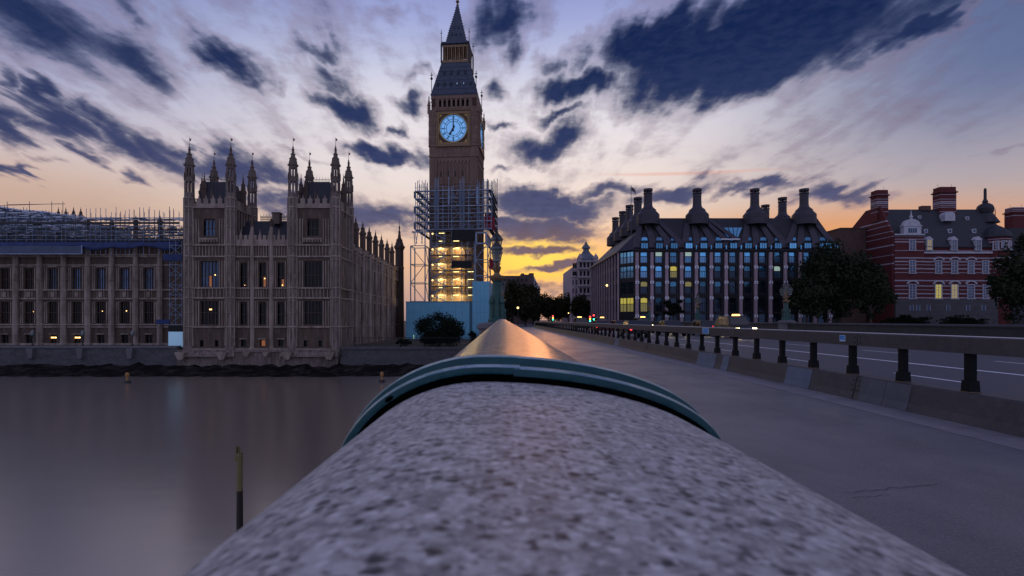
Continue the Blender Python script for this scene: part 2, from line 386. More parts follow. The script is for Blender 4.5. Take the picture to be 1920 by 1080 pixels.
M['lit'] = emat('lamp_glow', (1.0,.60,.20), 4.0)
M['lit_y'] = mat('lit_room_yellow', (.1,.1,.05), .4, emit=(.75,.62,.10), estr=.55)
M['lit_w'] = mat('lit_room_white', (.2,.3,.3), .3, .2, emit=(.55,.75,.62), estr=.42)
M['lit_o'] = mat('lit_room_orange', (.1,.05,.02), .4, emit=(.60,.20,.07), estr=.35)
M['dial'] = mat('opal_dial_glass', (.3,.45,.6), .4, emit=(.13,.40,.86), estr=.62)
M['steel'] = mat('galvanised_steel', (.30,.40,.53), .5, .0, var=(.15,.21,.30), vscale=1.5)
M['steel_dk'] = mat('dull_steel', (.10,.12,.16), .5, .4, var=(.06,.07,.10), vscale=1.5)
M['board'] = mat('scaffold_boards', (.12,.11,.10), .8, var=(.07,.065,.06), vscale=2)
M['tarp'] = mat('blue_tarpaulin', (.006,.032,.15), .6, var=(.003,.012,.06), vscale=1.0)
M['tarp_gr'] = mat('grey_blue_sheeting', (.07,.10,.16), .55, var=(.04,.06,.11), vscale=.5)
M['hoard'] = mat('teal_painted_hoarding', (.20,.56,.74), .55, var=(.18,.50,.66), vscale=.35, var2=(.22,.60,.78), v2scale=.15, v2amt=.5)
M['hoard_trim'] = mat('hoarding_trim', (.07,.19,.26), .6)
M['pale_panel'] = mat('pale_blue_panel', (.42,.66,.82), .5, var=(.38,.60,.76), vscale=.7, emit=(.25,.45,.6), estr=.25)  # weak glow put into the panel stands for light falling on it
M['red_net'] = mat('red_netting', (.35,.02,.04), .7, var=(.2,.01,.02), vscale=2)
M['bronze'] = mat('dark_bronze', (.024,.020,.025), .5, .4, var=(.022,.02,.026), vscale=.4)
M['bronze_roof'] = mat('bronze_roof_sheet', (.035,.032,.040), .55, .4, var=(.022,.02,.026), vscale=.7, stretch=(.4,.4,2.2))
M['bronze_rib'] = mat('bronze_duct', (.062,.057,.072), .5, .4, var=(.038,.034,.045), vscale=.8, stretch=(.5,.5,2.4))
M['pink_pier'] = mat('pink_sandstone', (.42,.32,.35), .8, var=(.33,.24,.27), vscale=.8)
M['pale_joint'] = mat('pale_steel_joint', (.82,.84,.90), .5)
M['white_trim'] = mat('white_stone_trim', (.55,.55,.60), .7, var=(.40,.40,.45), vscale=1)
M['brick'] = mat('red_brick', (.21,.045,.04), .85, var=(.14,.028,.028), vscale=.6, var2=(.26,.075,.06), v2scale=3, v2amt=.4)
M['brown_brick'] = mat('brown_brick', (.12,.07,.055), .85, var=(.08,.045,.04), vscale=.5)
M['far_stone'] = mat('far_pale_stone', (.50,.42,.44), .85, var=(.34,.28,.30), vscale=.3)
M['far_lead'] = mat('far_lead_dome', (.16,.19,.24), .55, .2, var=(.1,.12,.16), vscale=.5)
M['far_brick'] = mat('far_brick', (.15,.10,.10), .9, var=(.10,.07,.07), vscale=.3)
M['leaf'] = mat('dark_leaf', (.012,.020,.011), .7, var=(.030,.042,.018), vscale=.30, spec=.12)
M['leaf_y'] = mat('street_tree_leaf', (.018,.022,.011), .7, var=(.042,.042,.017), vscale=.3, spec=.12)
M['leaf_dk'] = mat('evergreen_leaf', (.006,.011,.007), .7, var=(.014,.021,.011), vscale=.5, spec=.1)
M['bark'] = mat('bark', (.06,.045,.035), .9, var=(.035,.028,.022), vscale=2)
M['green_iron'] = mat('verdigris_painted_iron', (.022,.10,.082), .5, .1, var=(.012,.055,.05), vscale=2.5, var2=(.08,.15,.125), v2scale=6, v2amt=.4)
M['lamp_glass'] = mat('lamp_glass', (.20,.25,.24), .08, 0.0, var=(.12,.16,.16), vscale=4, spec=.8)
M['lamp_glass'].node_tree.nodes['Principled BSDF'].inputs['Alpha'].default_value = .5
M['lamp_metal'] = mat('lantern_metal', (.22,.25,.25), .35, .5, var=(.1,.12,.12), vscale=5)
M['dk_steel_rail'] = mat('barrier_painted_steel', (.074,.066,.068), .55, .1, var=(.050,.044,.047), vscale=1.2, var2=(.125,.115,.115), v2scale=9, v2amt=.35, bump=.15, bscale=30)
M['rail_top'] = mat('barrier_top_highlight', (.72,.70,.74), .4, 0, var=(.5,.48,.52), vscale=3)  # pale colour along the rail top paints its highlight
M['barrier_pale'] = mat('barrier_pale_patch', (.15,.19,.25), .6, var=(.10,.13,.18), vscale=3)
M['barrier_pale2'] = mat('barrier_grey_patch', (.105,.112,.128), .6, var=(.07,.075,.088), vscale=3)
M['post'] = mat('black_barrier_post', (.004,.004,.005), .55, var=(.009,.009,.010), vscale=5, spec=.2)
M['sign_blue'] = mat('sticker_blue', (.03,.22,.62), .4)
M['sign_white'] = mat('sticker_white', (.55,.72,.85), .4)
M['granite'] = granite('speckled_granite', (.024,.022,.025), (.335,.320,.308), (.84,.82,.80), .6, .0, 1.75)
M['granite_far'] = granite('weathered_smooth_stone', (.07,.07,.07), (.16,.165,.16), (.50,.50,.49), .34, .2, .8, True)
M['teal'] = mat('teal_painted_metal', (.003,.070,.080), .28, 0.0, var=(.002,.040,.050), vscale=14, var2=(.02,.11,.11), v2scale=40, v2amt=.3, spec=.3, bump=.10, bscale=60)
M['glint'] = mat('painted_glint_metal', (.50,.62,.66), .36, .85, var=(.12,.27,.30), vscale=22, stretch=(1,1,1), bump=.15, bscale=80)
M['gap_shade_chip'] = mat('black_gap_shade_and_chip', (.002,.002,.002), .9, spec=0)
M['parapet_iron'] = mat('parapet_green_iron', (.04,.12,.10), .5, .1, var=(.02,.08,.07), vscale=3)
M['parapet_dk'] = mat('dark_far_parapet', (.035,.038,.042), .7, var=(.02,.022,.026), vscale=1.5)
M['pier_stone'] = mat('pier_stone', (.16,.15,.16), .75, var=(.10,.095,.105), vscale=2)
M['wood'] = mat('weathered_pile_wood', (.22,.19,.08), .85, var=(.14,.115,.05), vscale=4, stretch=(3,3,.4), bump=.5, bscale=12)
M['wood_wet'] = mat('wet_pile_wood', (.012,.011,.007), .5)
M['buoy'] = mat('buoy_paint', (.42,.22,.06), .6, var=(.25,.12,.04), vscale=3)
M['alu'] = mat('bright_aluminium', (.62,.66,.74), .3, .5)

def per_window(key, lo=.45, hi=1.15):
    """each pane takes its own share of the glass colour"""
    nt = M[key].node_tree; b = nt.nodes['Principled BSDF']; L = nt.links.new
    oi = nt.nodes.new('ShaderNodeObjectInfo'); mr = nt.nodes.new('ShaderNodeMapRange'); mr.inputs[3].default_value = lo; mr.inputs[4].default_value = hi
    L(oi.outputs['Random'], mr.inputs[0]); mx = nt.nodes.new('ShaderNodeVectorMath'); mx.operation = 'SCALE'; L(mr.outputs[0], mx.inputs['Scale'])
    old = b.inputs['Base Color'].links
    if old: L(old[0].from_socket, mx.inputs[0])
    else: mx.inputs[0].default_value = tuple(b.inputs['Base Color'].default_value)[:3]
    L(mx.outputs[0], b.inputs['Base Color'])
for k_ in ('glass_city', 'glass_blue', 'lit_y'): per_window(k_)
# ------------------------------------------------------------------ the setting: river, land, bridge deck
WATER = EYE - 9.2
LANDL = -3.6
M['water'] = mat('river_water', (.62,.53,.43), .25, .86, bump=.24, bscale=.35, bstretch=(.55,1.6,1), var=(.52,.45,.37), vscale=.02, rvar=.05)
M['mud'] = mat('foreshore_mud', (.012,.011,.010), .95, spec=.05, var=(.006,.006,.006), vscale=.25, var2=(.060,.053,.048), v2scale=.40, v2amt=.8, bump=.8, bscale=2)
M['ground'] = mat('city_ground', (.05,.05,.05), .9, var=(.035,.035,.035), vscale=.1)
M['lawn'] = mat('green_lawn', (.025,.035,.015), .95, var=(.018,.025,.010), vscale=.3)
M['asphalt'] = mat('road_asphalt', (.038,.038,.060), .5, var=(.026,.026,.044), vscale=.25, stretch=(1.4,.15,1), var2=(.075,.075,.088), v2scale=60, v2amt=.5, bump=.3, bscale=90)
M['footway'] = mat('footway_surface', (.195,.186,.198), .36, var=(.085,.081,.090), vscale=.8, stretch=(1,.7,1), var2=(.32,.305,.33), v2scale=55, v2amt=.6, bump=.55, bscale=75, rvar=.08, spec=.75, bstretch=(1,.6,1))
M['kerb'] = mat('kerb_granite', (.27,.255,.28), .6, var=(.17,.16,.18), vscale=2.5, var2=(.30,.29,.30), v2scale=30, v2amt=.5, bump=.3, bscale=40)
M['paint'] = mat('road_paint', (.84,.87,.92), .45, var=(.66,.70,.76), vscale=2.5)
M['crack'] = mat('crack_fill', (.03,.028,.03), .8)
M['concrete'] = mat('bridge_concrete', (.12,.12,.12), .85, var=(.08,.08,.08), vscale=1)

def sheet(x0, x1, y0, y1, z): return MB().add([(x0,y0,z),(x1,y0,z),(x1,y1,z),(x0,y1,z)], [(0,1,2,3)])
_b = M['water'].node_tree.nodes['Principled BSDF']; _b.inputs['IOR'].default_value = 1.6
struct('river_water', sheet(-2600, 2600, -1500, 3500, WATER), M['water'])
struct('ground', MB().box(-2500, -3.0, 95.6, 3400, WATER-2, LANDL), M['ground'])
struct('embankment_ground', MB().box(28.2, 2500, 104.0, 3400, WATER-2, -.30), M['ground'])
struct('street', MB().box(-3.0, 28.2, 103.0, 3400, WATER-2, -.12), M['asphalt'])
struct('bridge_deck', MB().box(-.42, 25.4, -14, 103, -1.7, -.14), M['concrete'])
struct('road', sheet(6.6, 21.4, -14, 103, -.12), M['asphalt'])
struct('footway', MB().box(.0, 5.40, -14, 103, -.139, 0.0), M['footway'])
struct('kerb', MB().box(5.425, 6.60, -14, 103, -.139, .002), M['kerb'])
struct('far_footway', MB().box(21.4, 25.2, -14, 103, -.139, 0.0), M['footway'])
ck = MB()
def crackline(x0,y0,x1,y1,n,w,seed):
    r = random.Random(seed); pts = [(x0+(x1-x0)*i/n + r.uniform(-.03,.03), y0+(y1-y0)*i/n + r.uniform(-.02,.02)) for i in range(n+1)]
    for i in range(n):
        (a,b),(c,d) = pts[i], pts[i+1]; ww = w*(1 if 0<i<n-1 else .6)
        ck.add([(a,b-ww,.004),(c,d-ww,.004),(c,d+ww,.004),(a,b+ww,.004)], [(0,1,2,3)])
crackline(2.70,4.18,3.62,4.40,16,.0035,1); crackline(2.66,4.06,2.98,4.12,8,.0025,2); crackline(1.9,5.55,2.1,5.5,3,.006,4)
struct('footway_crack', ck, M['crack'])
def rline(x, y0, y1, w=.14):
    o = struct('road_marking', sheet(x-w/2, x+w/2, y0, y1, -.114), M['paint']); return o
rline(13.9, -4, 100, .20); rline(7.5, 10, 100, .1)
for k in range(14): rline(10.9, 6+6.2*k, 6+6.2*k+2.6, .12)
for k in range(12): rline(17.6, 9+7.0*k, 9+7.0*k+3.0, .14)
rline(20.9, 0, 100, .12)

# foreshore below the terrace wall
g = MB(); nx, ny = 150, 12
_r = np.random.default_rng(3)
hz = _r.normal(0, .16, (nx+1, ny+1))
for i in range(nx+1):
    for j in range(ny+1):
        t = j/ny; g.v.append((-190+187*i/nx, 83.4+12.0*t, WATER-.35 + 1.75*t**1.2 + hz[i,j]*(.4+t)))
for i in range(nx):
    for j in range(ny):
        a = i*(ny+1)+j; g.f.append((a, a+ny+1, a+ny+2, a+1)); g.m.append(0)
struct('foreshore', g, M['mud'], True)

# ------------------------------------------------------------------ the parapet under the lens
CREST = EYE - .060; XC = -.018; AL, BL, AR, BR, BH = .140, .115, .231, .080, .20
def rise(y): return .105*min(max((y-.7)/20.0, 0), 1.0)
def prof(y, n=0.0, N=44):
    """cap outline offset outwards by n, from the river side lip over the crest to the footway side lip"""
    pts = []
    for i in range(N+1):
        t = PI - PI*i/N; a, b = (AL, BL) if t > PI/2 else (AR, BR)
        x = a*math.cos(t); z = b*math.sin(t)
        nx_, nz_ = math.cos(t)/a, math.sin(t)/b; l = math.hypot(nx_, nz_)
        pts.append((XC + x + n*nx_/l, CREST - b + z + n*nz_/l))
    return pts
def coping(ys, name, m, parent):
    mb = MB(); rows = []
    for y in ys:
        p = prof(y); r = rise(y)
        p = [(p[0][0]+.05, CREST-BH-.075), (p[0][0], CREST-BH-.055)] + p + [(p[-1][0], CREST-BH-.055), (p[-1][0]-.07, CREST-BH-.075)]
        rows.append([(x, y, z+r) for x, z in p])
    n = len(rows[0])
    for r_ in rows: mb.v.extend(r_)
    for j in range(len(rows)-1):
        for i in range(n): mb.f.append((j*n+i, j*n+(i+1)%n, (j+1)*n+(i+1)%n, (j+1)*n+i)); mb.m.append(0)
    mb.f.append(tuple(range(n))); mb.f.append(tuple((len(rows)-1)*n+i for i in range(n))); mb.m += [0, 0]
    return mb.build(name, m, parent, True)
par = thing('bridge_parapet', 'long stone topped parapet along the near footway with a teal band round its coping', 'parapet', (0,0,0))
o = coping([-4, -2, -1, -.5, -.2, 0, .1, .2, .3, .4, .5, .56], 'coping', M['granite'], par); o['label'] = 'pale coping of speckled grey granite'
o = coping([.572, .8, 1.2, 2, 3, 4.5, 6, 8, 10, 12, 14, 16, 18, 19.45], 'coping', M['granite_far'], par); o['label'] = 'smooth coping beyond the band with an orange sheen'
coping([20.9, 30, 42.4], 'coping', M['granite_far'], par); coping([43.8, 60, 103], 'coping', M['granite_far'], par)
w = MB().box(-.13, .21, -4, 103, -.5, CREST-BH-.075)
for k in range(50):
    y = -3.4+2.1*k
    w.box(.21, .235, y, y+.14, 0.002, 1.0); w.box(-.155, -.13, y, y+.14, -.4, 1.0)
w.box(.21, .25, -4, 103, .95, 1.0); w.box(.21, .25, -4, 103, .003, .12)
w.build('parapet_wall', M['parapet_iron'], par)
# the hoop: two halves lapped just right of the crest, black strip below paints the shadow gap
def band(i0, i1, section, name, m, N=120):
    mb = MB(); rows = []
    for i in range(i0, i1+1):
        row = []
        for (y, n) in section:
            p = prof(y, n, N)[i]; row.append((p[0], y, p[1]))
        rows.append(row)
    n = len(section)
    for r_ in rows: mb.v.extend(r_)
    for j in range(len(rows)-1):
        for i in range(n): mb.f.append((j*n+i, j*n+(i+1)%n, (j+1)*n+(i+1)%n, (j+1)*n+i)); mb.m.append(1 if n > 8 and i in GLINT_LEDGES else 0)
    mb.f.append(tuple(range(n))); mb.f.append(tuple((len(rows)-1)*n+i for i in range(n))); mb.m += [0, 0]
    o = mb.build(name, [m, M['glint']], par, True)
    o.data.set_sharp_from_angle(angle=R(33))
    return o
secA = [(.612,.0),(.5362,.0052),(.5338,.0060),(.5336,.0112),(.5345,.0128),(.5412,.0149),(.5450,.0150),(.5600,.0126),(.5790,.0126),(.5815,.0150),(.5824,.0184),(.5832,.0197),(.5905,.0215),(.5950,.0214),(.6050,.0180),(.6120,.010)]
GLINT_LEDGES = (4, 11)                                            # the two ledges whose bright metal colour paints the highlight lines
secB = [(y-.0016 if y < .56 else y, n-.0010 if y < .56 else n-.0004) for y, n in secA]
secB[1] = (.5332, .0026); secB[2] = (.532, .0034)
isp = 66
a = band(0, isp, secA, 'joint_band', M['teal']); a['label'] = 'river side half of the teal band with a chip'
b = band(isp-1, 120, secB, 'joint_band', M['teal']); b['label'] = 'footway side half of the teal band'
band(0, 120, [(.5185,-.004),(.5185,.0036),(.5215,.0046),(.606,.0046),(.606,-.004)], 'gap_shade', M['gap_shade_chip'])
ch = MB(); pt = min(prof(.533, .0090, 400), key=lambda q: abs(q[0]+.1125))
ch.lathe(0, 0, [(.0002,-.0016),(.0045,-.0012),(.005,.0008),(.0003,.0016)], 10)
oc = put('paint_chip', ch.mesh('paint_chip', M['gap_shade_chip']), par, pt[0], .5335, pt[1]); oc.rotation_euler = (R(90), 0, 0); oc.scale = (1.0, .45, .3); oc.rotation_euler = (R(90), R(-35), 0)

far = thing('bridge_parapet', 'low dark parapet on the far side of the road carrying the row of distant lamps', 'parapet', (25.2,0,0))
MB().box(25.05, 25.4, -14, 103, -.5, .98).build('parapet_wall', M['parapet_dk'], far)
MB().extrude([(-.25,.98),(.25,.98),(.25,1.05),(.1,1.13),(-.1,1.13),(-.25,1.05)], lambda u,v,w_: (25.22+u, w_, v), -14, 103).build('coping', M['parapet_dk'], far)

# ------------------------------------------------------------------ bridge lamps
def lantern(parent, y, z0, h, r):
    g_ = MB(); g_.lathe(0, y, [(r*.62, z0+.05), (r, z0+h)], 8)
    gl = g_.build('lantern', M['lamp_glass'], parent)
    f = MB()
    for i in range(8):
        a_ = PI/8+i*PI/4; c, s = math.cos(a_), math.sin(a_)
        f.bar((r*.63*c, y+r*.63*s, z0+.05), (r*1.01*c, y+r*1.01*s, z0+h), .022)
    f.lathe(0, y, [(.05, z0-.06), (r*.72, z0), (r*.72, z0+.05)], 8)
    f.lathe(0, y, [(r*1.16, z0+h), (r*1.22, z0+h+.05), (r*1.05, z0+h+.08)], 8)
    f.build('lantern_frame', M['lamp_metal'], gl)
    q = MB(); q.lathe(0, y, [(r*1.05, z0+h+.08), (r*.85, z0+h+.14), (r*.45, z0+h+.24), (r*.2, z0+h+.29), (r*.3, z0+h+.32), (.03, z0+h+.36), (.05, z0+h+.42), (.008, z0+h+.52)], 8)
    q.build('lantern_roof', M['black'], gl)
lamp = thing('bridge_lamp', 'near green iron lamp with three glass lanterns rising behind the tip of the parapet', 'street lamp', (0,0,0), 'triple lantern lamps on the bridge', local=True)
b_ = MB(); b_.lathe(0,0,[(.36,0),(.36,.10),(.28,.16),(.20,.22),(.185,.9),(.17,1.5),(.21,1.56)],8); b_.build('column', M['green_iron'], lamp)
for i in range(4):
    a_ = PI/4+i*PI/2
    c_ = MB(); c_.lathe(.29*math.cos(a_), .29*math.sin(a_), [(.09,0),(.09,.1),(.065,.14),(.06,.68),(.09,.72),(.09,.78),(.06,.9),(.02,1.02)], 8)
    c_.build('colonette', M['green_iron'], lamp)
MB().lathe(0,0,[(.21,1.56),(.30,1.64),(.32,1.72),(.24,1.76)],8).build('capital', M['gold_dk'], lamp)
MB().lathe(0,0,[(.16,1.76),(.10,1.86),(.15,1.98),(.17,2.06),(.09,2.16),(.07,2.3),(.12,2.36),(.07,2.45),(.06,2.62)],10).build('stem', M['gold_dk'], lamp)
for s_ in (-1, 1):
    ar = MB(); ar.tube((0,0,2.02),(0,s_*.34,1.98),.04,8,0,.034); ar.tube((0,s_*.34,1.98),(0,s_*.56,2.10),.034,8); ar.tube((0,s_*.56,2.10),(0,s_*.6,2.2),.034,8)
    ar.build('arm', M['gold_dk'], lamp)
lantern(lamp, -.6, 2.24, .42, .205); lantern(lamp, .6, 2.24, .42, .205); lantern(lamp, 0, 2.62, .46, .215)
lamp.location = (-.17, 20.1, 1.27)
dup(lamp, (.10, 43.0, 1.27), None, 'smaller green iron lamp seen just right of the tall near lamp beyond the parapet tip')
for y_, lb in ((47.2, 'triple lantern lamp in front of the big dark tree on the far parapet'),
               (68.5, 'middle one of the far parapet lamps, before the office block front'),
               (91.0, 'smallest and farthest lamp on the far parapet, before the office block corner')):
    dup(lamp, (25.2, y_, 1.33), None, lb)
def pier(x, y, label, h=1.27):
    p = thing('lamp_pier', label, 'pier', (x, y, 0), 'stone piers carrying the bridge lamps')
    MB().lathe(x, y, [(.66,-.6),(.66,h-.28)], 8).build('shaft', M['pier_stone'], p)
    MB().lathe(x, y, [(.66,h-.28),(.76,h-.22),(.76,h-.12),(.70,h-.11),(.70,h-.06),(.42,h)], 8).build('cap', M['pier_stone'], p)
    return p
pier(-.22, 20.15, 'grey stone pier under the near green lamp beside the parapet')
pier(.05, 43.05, 'grey stone pier hidden under the second near lamp beyond the parapet tip')
for y_, lb in ((47.2,'stone pier under the lamp before the big tree'),(68.5,'stone pier under the middle far lamp'),(91.0,'stone pier under the farthest small lamp')):
    pier(25.25, y_, lb, 1.33)

# ------------------------------------------------------------------ vehicle barrier between footway and road
bar_ = thing('vehicle_barrier', 'long brown steel barrier with black posts dividing the footway from the road', 'barrier', (6.2,0,0))
joints = [-4.0, 2.6, 9.12, 15.65, 22.2, 28.7, 35.2, 41.8, 48.3, 54.8, 61.4, 68, 75, 82, 90, 98]
basep = [(5.99,.003),(6.62,.003),(6.56,.10),(6.40,.38),(6.36,.40),(6.12,.40),(6.085,.38),(6.03,.12)]
for a_, b2 in zip(joints[:-1], joints[1:]):
    MB().extrude(basep, lambda u,v,w_: (u, w_, v), a_+.012, b2-.012).build('base_block', M['dk_steel_rail'], bar_)
    MB().extrude([(6.09,.915),(6.33,.915),(6.33,1.12),(6.315,1.135),(6.105,1.135),(6.09,1.12)], lambda u,v,w_: (u, w_, v), a_+.006, b2-.006).build('rail', M['dk_steel_rail'], bar_)
    MB().box(6.115, 6.305, a_+.01, b2-.01, 1.135, 1.139).build('rail_top', M['rail_top'], bar_)
pm = MB(); pm.box(-.045,.045,-.048,.048,.14,.53); pm.frus(-.075,.075,-.066,.066,.0,-.068,.068,-.06,.06,.15); pm.box(-.068,.068,-.06,.06,.15,.155)
pm = pm.mesh('post', M['post']); fm = MB().box(-.085,.085,-.075,.075,0,.012).mesh('foot_plate', M['gold_dk'])
for k in range(88):
    y = 7.06 + 1.182*(k-9)
    if y > 97.5 or y < -3.6: continue
    p_ = put('post', pm, bar_, 6.21, y, .40)
    if y < 20: link('foot_plate', fm, p_, (0,0,-.001))
bolt = MB().lathe(0,0,[(.013,0),(.013,.008),(.007,.012)],6,mi=0).mesh('bolt', M['black'])
for j in joints[2:6]:
    for s_ in (-1,1):
        for h_ in (.97, 1.06): put('bolt', bolt, bar_, 6.092, j+s_*.07, h_, (0, R(-90), 0))
        for h_ in (.16, .24, .32): put('bolt', bolt, bar_, 6.03+(h_-.12)*.2, j+s_*(.06+.03*((h_*100)//8%2)), h_, (0, R(-80), 0))
def patch(y0, y1, m, lab):
    pr = [(5.983,.006),(6.024,.12),(6.079,.381),(6.088,.381),(6.033,.12),(5.99,.006)]
    q = MB().extrude(pr, lambda u,v,w_: (u, w_, v), y0, y1).build('painted_patch', m, bar_); q['label'] = lab
patch(8.42, 8.98, M['barrier_pale2'], 'light grey patch right of the bolted joint'); patch(7.9, 8.41, M['barrier_pale2'], 'darker grey patch right of the joint')
patch(10.42, 11.32, M['barrier_pale'], 'pale blue patch left of the bolted joint')
patch(14.2, 14.6, M['barrier_pale'], 'narrow pale patch farther along'); patch(15.05, 16.4, M['barrier_pale'], 'wide pale patch farther along'); patch(27.5, 28.4, M['barrier_pale'], 'distant pale patch')
def sticker(y, wdt, z0, z1, lines, lab, blue):
    s_ = MB(); s_.box(6.0865, 6.090, y-wdt/2, y+wdt/2, z0, z1, 0)
    if blue:
        s_.box(6.085, 6.0866, y-wdt*.42, y+wdt*.42, z0+(z1-z0)*.22, z1-(z1-z0)*.08, 1)
        for i, (a0, a1, zz) in enumerate(lines): s_.box(6.0838, 6.0851, y+wdt*a0, y+wdt*a1, z0+(z1-z0)*zz, z0+(z1-z0)*(zz+.05), 0)
    else:
        s_.box(6.085, 6.0866, y-wdt*.44, y+wdt*.44, z0+(z1-z0)*.05, z1-(z1-z0)*.05, 2)
        for i, (a0, a1, zz) in enumerate(lines): s_.box(6.0838, 6.0851, y+wdt*a0, y+wdt*a1, z0+(z1-z0)*zz, z0+(z1-z0)*(zz+.10), 1)
    q = s_.build('sticker', [M['sign_white'], M['sign_blue'], M['sticker_mid']], bar_); q['label'] = lab
M['sticker_mid'] = mat('sticker_pale_blue', (.16,.38,.66), .4)
sticker(9.52, .155, .975, 1.085, [(-.36,.30,.34),(-.28,.1,.62)], 'blue square sticker on the rail', True)
sticker(15.9, .50, .945, 1.125, [(-.38,.18,.62),(-.34,.40,.30)], 'pale blue sticker with two dark lines', False)

# ------------------------------------------------------------------ traffic on the bridge (the vehicles whose lamps light the road)
M['car_black'] = mat('black_car_paint', (.008,.008,.010), .45, coat=.15)
M['car_grey'] = mat('grey_car_paint', (.035,.037,.042), .4, .2, coat=.2)
M['car_red'] = mat('dark_red_car_paint', (.07,.007,.010), .4, coat=.2)
M['van_white'] = mat('grey_van_paint', (.16,.17,.20), .4, coat=.3, var=(.12,.13,.16), vscale=1)
M['car_glass'] = mat('car_glass', (.01,.012,.016), .06, spec=.8)
M['tyre'] = mat('tyre_rubber', (.012,.012,.012), .85)
M['rim'] = mat('wheel_rim', (.3,.3,.32), .35, .8)
M['head'] = emat('headlight_glow', (1.0,.82,.45), 14.0)
M['tail'] = emat('tail_light_glow', (1.0,.03,.04), 5.0)
M['amber'] = emat('amber_sign_glow', (1.0,.5,.12), 5.0)
def vehicle(kind, label, paint, x, y, going, group):
    """front towards -Y when going = -1 (coming to us)"""
    t = thing(kind, label, 'van' if kind == 'van' else ('taxi' if kind == 'taxi' else 'car'), (0,0,0), group, local=True)
    if kind == 'car':
        Lh, W_, belt, top = 2.1, .86, .88, 1.43
        low = [(-2.1,.32),(-2.08,.62),(-1.95,.72),(-1.0,.86),(1.3,.90),(2.0,.88),(2.1,.70),(2.08,.32)]; cab = (-1.05, 1.75, -.35, 1.05); hl = .63; tl = .74
    elif kind == 'taxi':
        Lh, W_, belt, top = 2.28, .88, 1.02, 1.82
        low = [(-2.28,.34),(-2.26,.74),(-2.1,.90),(-1.15,1.0),(1.6,1.03),(2.15,1.0),(2.28,.8),(2.26,.34)]; cab = (-1.2, 1.95, -.62, 1.45); hl = .76; tl = .86
    else:
        Lh, W_, belt, top = 2.75, .99, 1.25, 2.30
        low = [(-2.75,.36),(-2.75,.92),(-2.6,1.08),(-1.95,1.22),(2.7,1.25),(2.75,1.0),(2.74,.36)]; cab = (-2.0, 2.7, -1.25, 2.62); hl = .98; tl = 1.06
    b_ = MB(); b_.extrude(low, lambda u,v,w_: (w_, u, v), -W_, W_)
    b_.frus(-W_+.02, W_-.02, cab[0], cab[1], belt-.02, -W_+.17, W_-.17, cab[2], cab[3], top)
    o = b_.build('body', paint, t)
    bv = o.modifiers.new('edge', 'BEVEL'); bv.width = .05; bv.segments = 2; bv.limit_method = 'ANGLE'; bv.angle_limit = R(35)
    h0, h1 = .12, .84                         # share of the cabin height taken by glass
    def cabpt(sx, fy, f):
        hw = (W_-.02)*(1-f)+(W_-.17)*f; ya = cab[0]*(1-f)+cab[2]*f; yb = cab[1]*(1-f)+cab[3]*f
        return (sx*hw, ya+(yb-ya)*fy, belt-.02+(top-belt+.02)*f)
    for s_ in (-1, 1):
        segs = ((.10,.48),(.52,.92)) if kind != 'van' else ((.05,.28),)
        for (f0, f1) in segs:
            q = [cabpt(s_, f0, h0), cabpt(s_, f1, h0), cabpt(s_, f1, h1), cabpt(s_, f0, h1)]
            MB().add(q+[(p[0]+s_*.012, p[1], p[2]) for p in q], [(0,1,2,3),(4,5,6,7),(0,1,5,4),(1,2,6,5),(2,3,7,6),(3,0,4,7)]).build('side_window', M['car_glass'], t)
    for fy, d_, nm in ((0,-1,'windscreen'),(1,1,'rear_window')):
        q = [cabpt(-.88, fy, h0), cabpt(.88, fy, h0), cabpt(.88, fy, h1), cabpt(-.88, fy, h1)]
        MB().add(q+[(p[0], p[1]+d_*.012, p[2]+.004) for p in q], [(0,1,2,3),(4,5,6,7),(0,1,5,4),(1,2,6,5),(2,3,7,6),(3,0,4,7)]).build(nm, M['car_glass'], t)
    for sx in (-1,1):
        for yw in (-Lh*.62, Lh*.60):
            wv_ = MB().tube((sx*(W_-.2), yw, .33), (sx*(W_+.01), yw, .33), .33, 20).build('wheel', M['tyre'], t)
            MB().tube((sx*(W_+.005), yw, .33), (sx*(W_+.02), yw, .33), .2, 16).build('rim', M['rim'], wv_)
        MB().box(min(sx*(W_-.36), sx*(W_-.06)), max(sx*(W_-.36), sx*(W_-.06)), -Lh-.015, -Lh+.1, hl-.07, hl+.08).build('headlight', M['head'], t)
        MB().box(min(sx*(W_-.22), sx*(W_-.03)), max(sx*(W_-.22), sx*(W_-.03)), Lh-.06, Lh+.012, tl-.10, tl+.10).build('tail_light', M['tail'], t)
    if kind == 'taxi': MB().frus(-.3,.3,-.5,-.25,top-.005,-.26,.26,-.47,-.28,top+.13).build('roof_sign', M['amber'], t)
    t.location = (x, y, -.118); t.rotation_euler = (0,0, 0 if going < 0 else PI)
    return t
G1 = 'vehicles coming towards us in the far lane'; G2 = 'vehicles heading away in the near lane'
vehicle('taxi', 'oncoming black taxi with lit roof sign, nearer one of the two oncoming taxis', M['car_black'], 19.4, 44.5, -1, G1)
vehicle('car', 'black car with lit headlights coming on behind the nearer taxi', M['car_black'], 19.2, 50, -1, G1)
vehicle('car', 'smaller grey oncoming car with lit headlights, farther than the black car', M['car_grey'], 19.0, 60, -1, G1)
vehicle('taxi', 'distant black taxi with lit roof sign and headlights seen between the barrier posts', M['car_black'], 19.0, 72, -1, G1)
vehicle('car', 'smallest oncoming car, dark red with lit headlights near the end of the barrier', M['car_red'], 18.8, 86, -1, G1)
vehicle('car', 'black car with red tail lights driving away beyond the barrier', M['car_black'], 11.4, 46, 1, G2)
vehicle('car', 'red car with glowing tail lights, middle one of those driving away', M['car_red'], 11.2, 60, 1, G2)
vehicle('taxi', 'far black taxi with red tail lights driving off towards the traffic lights', M['car_black'], 11.2, 76, 1, G2)
G3 = 'oncoming vehicles in the second lane'
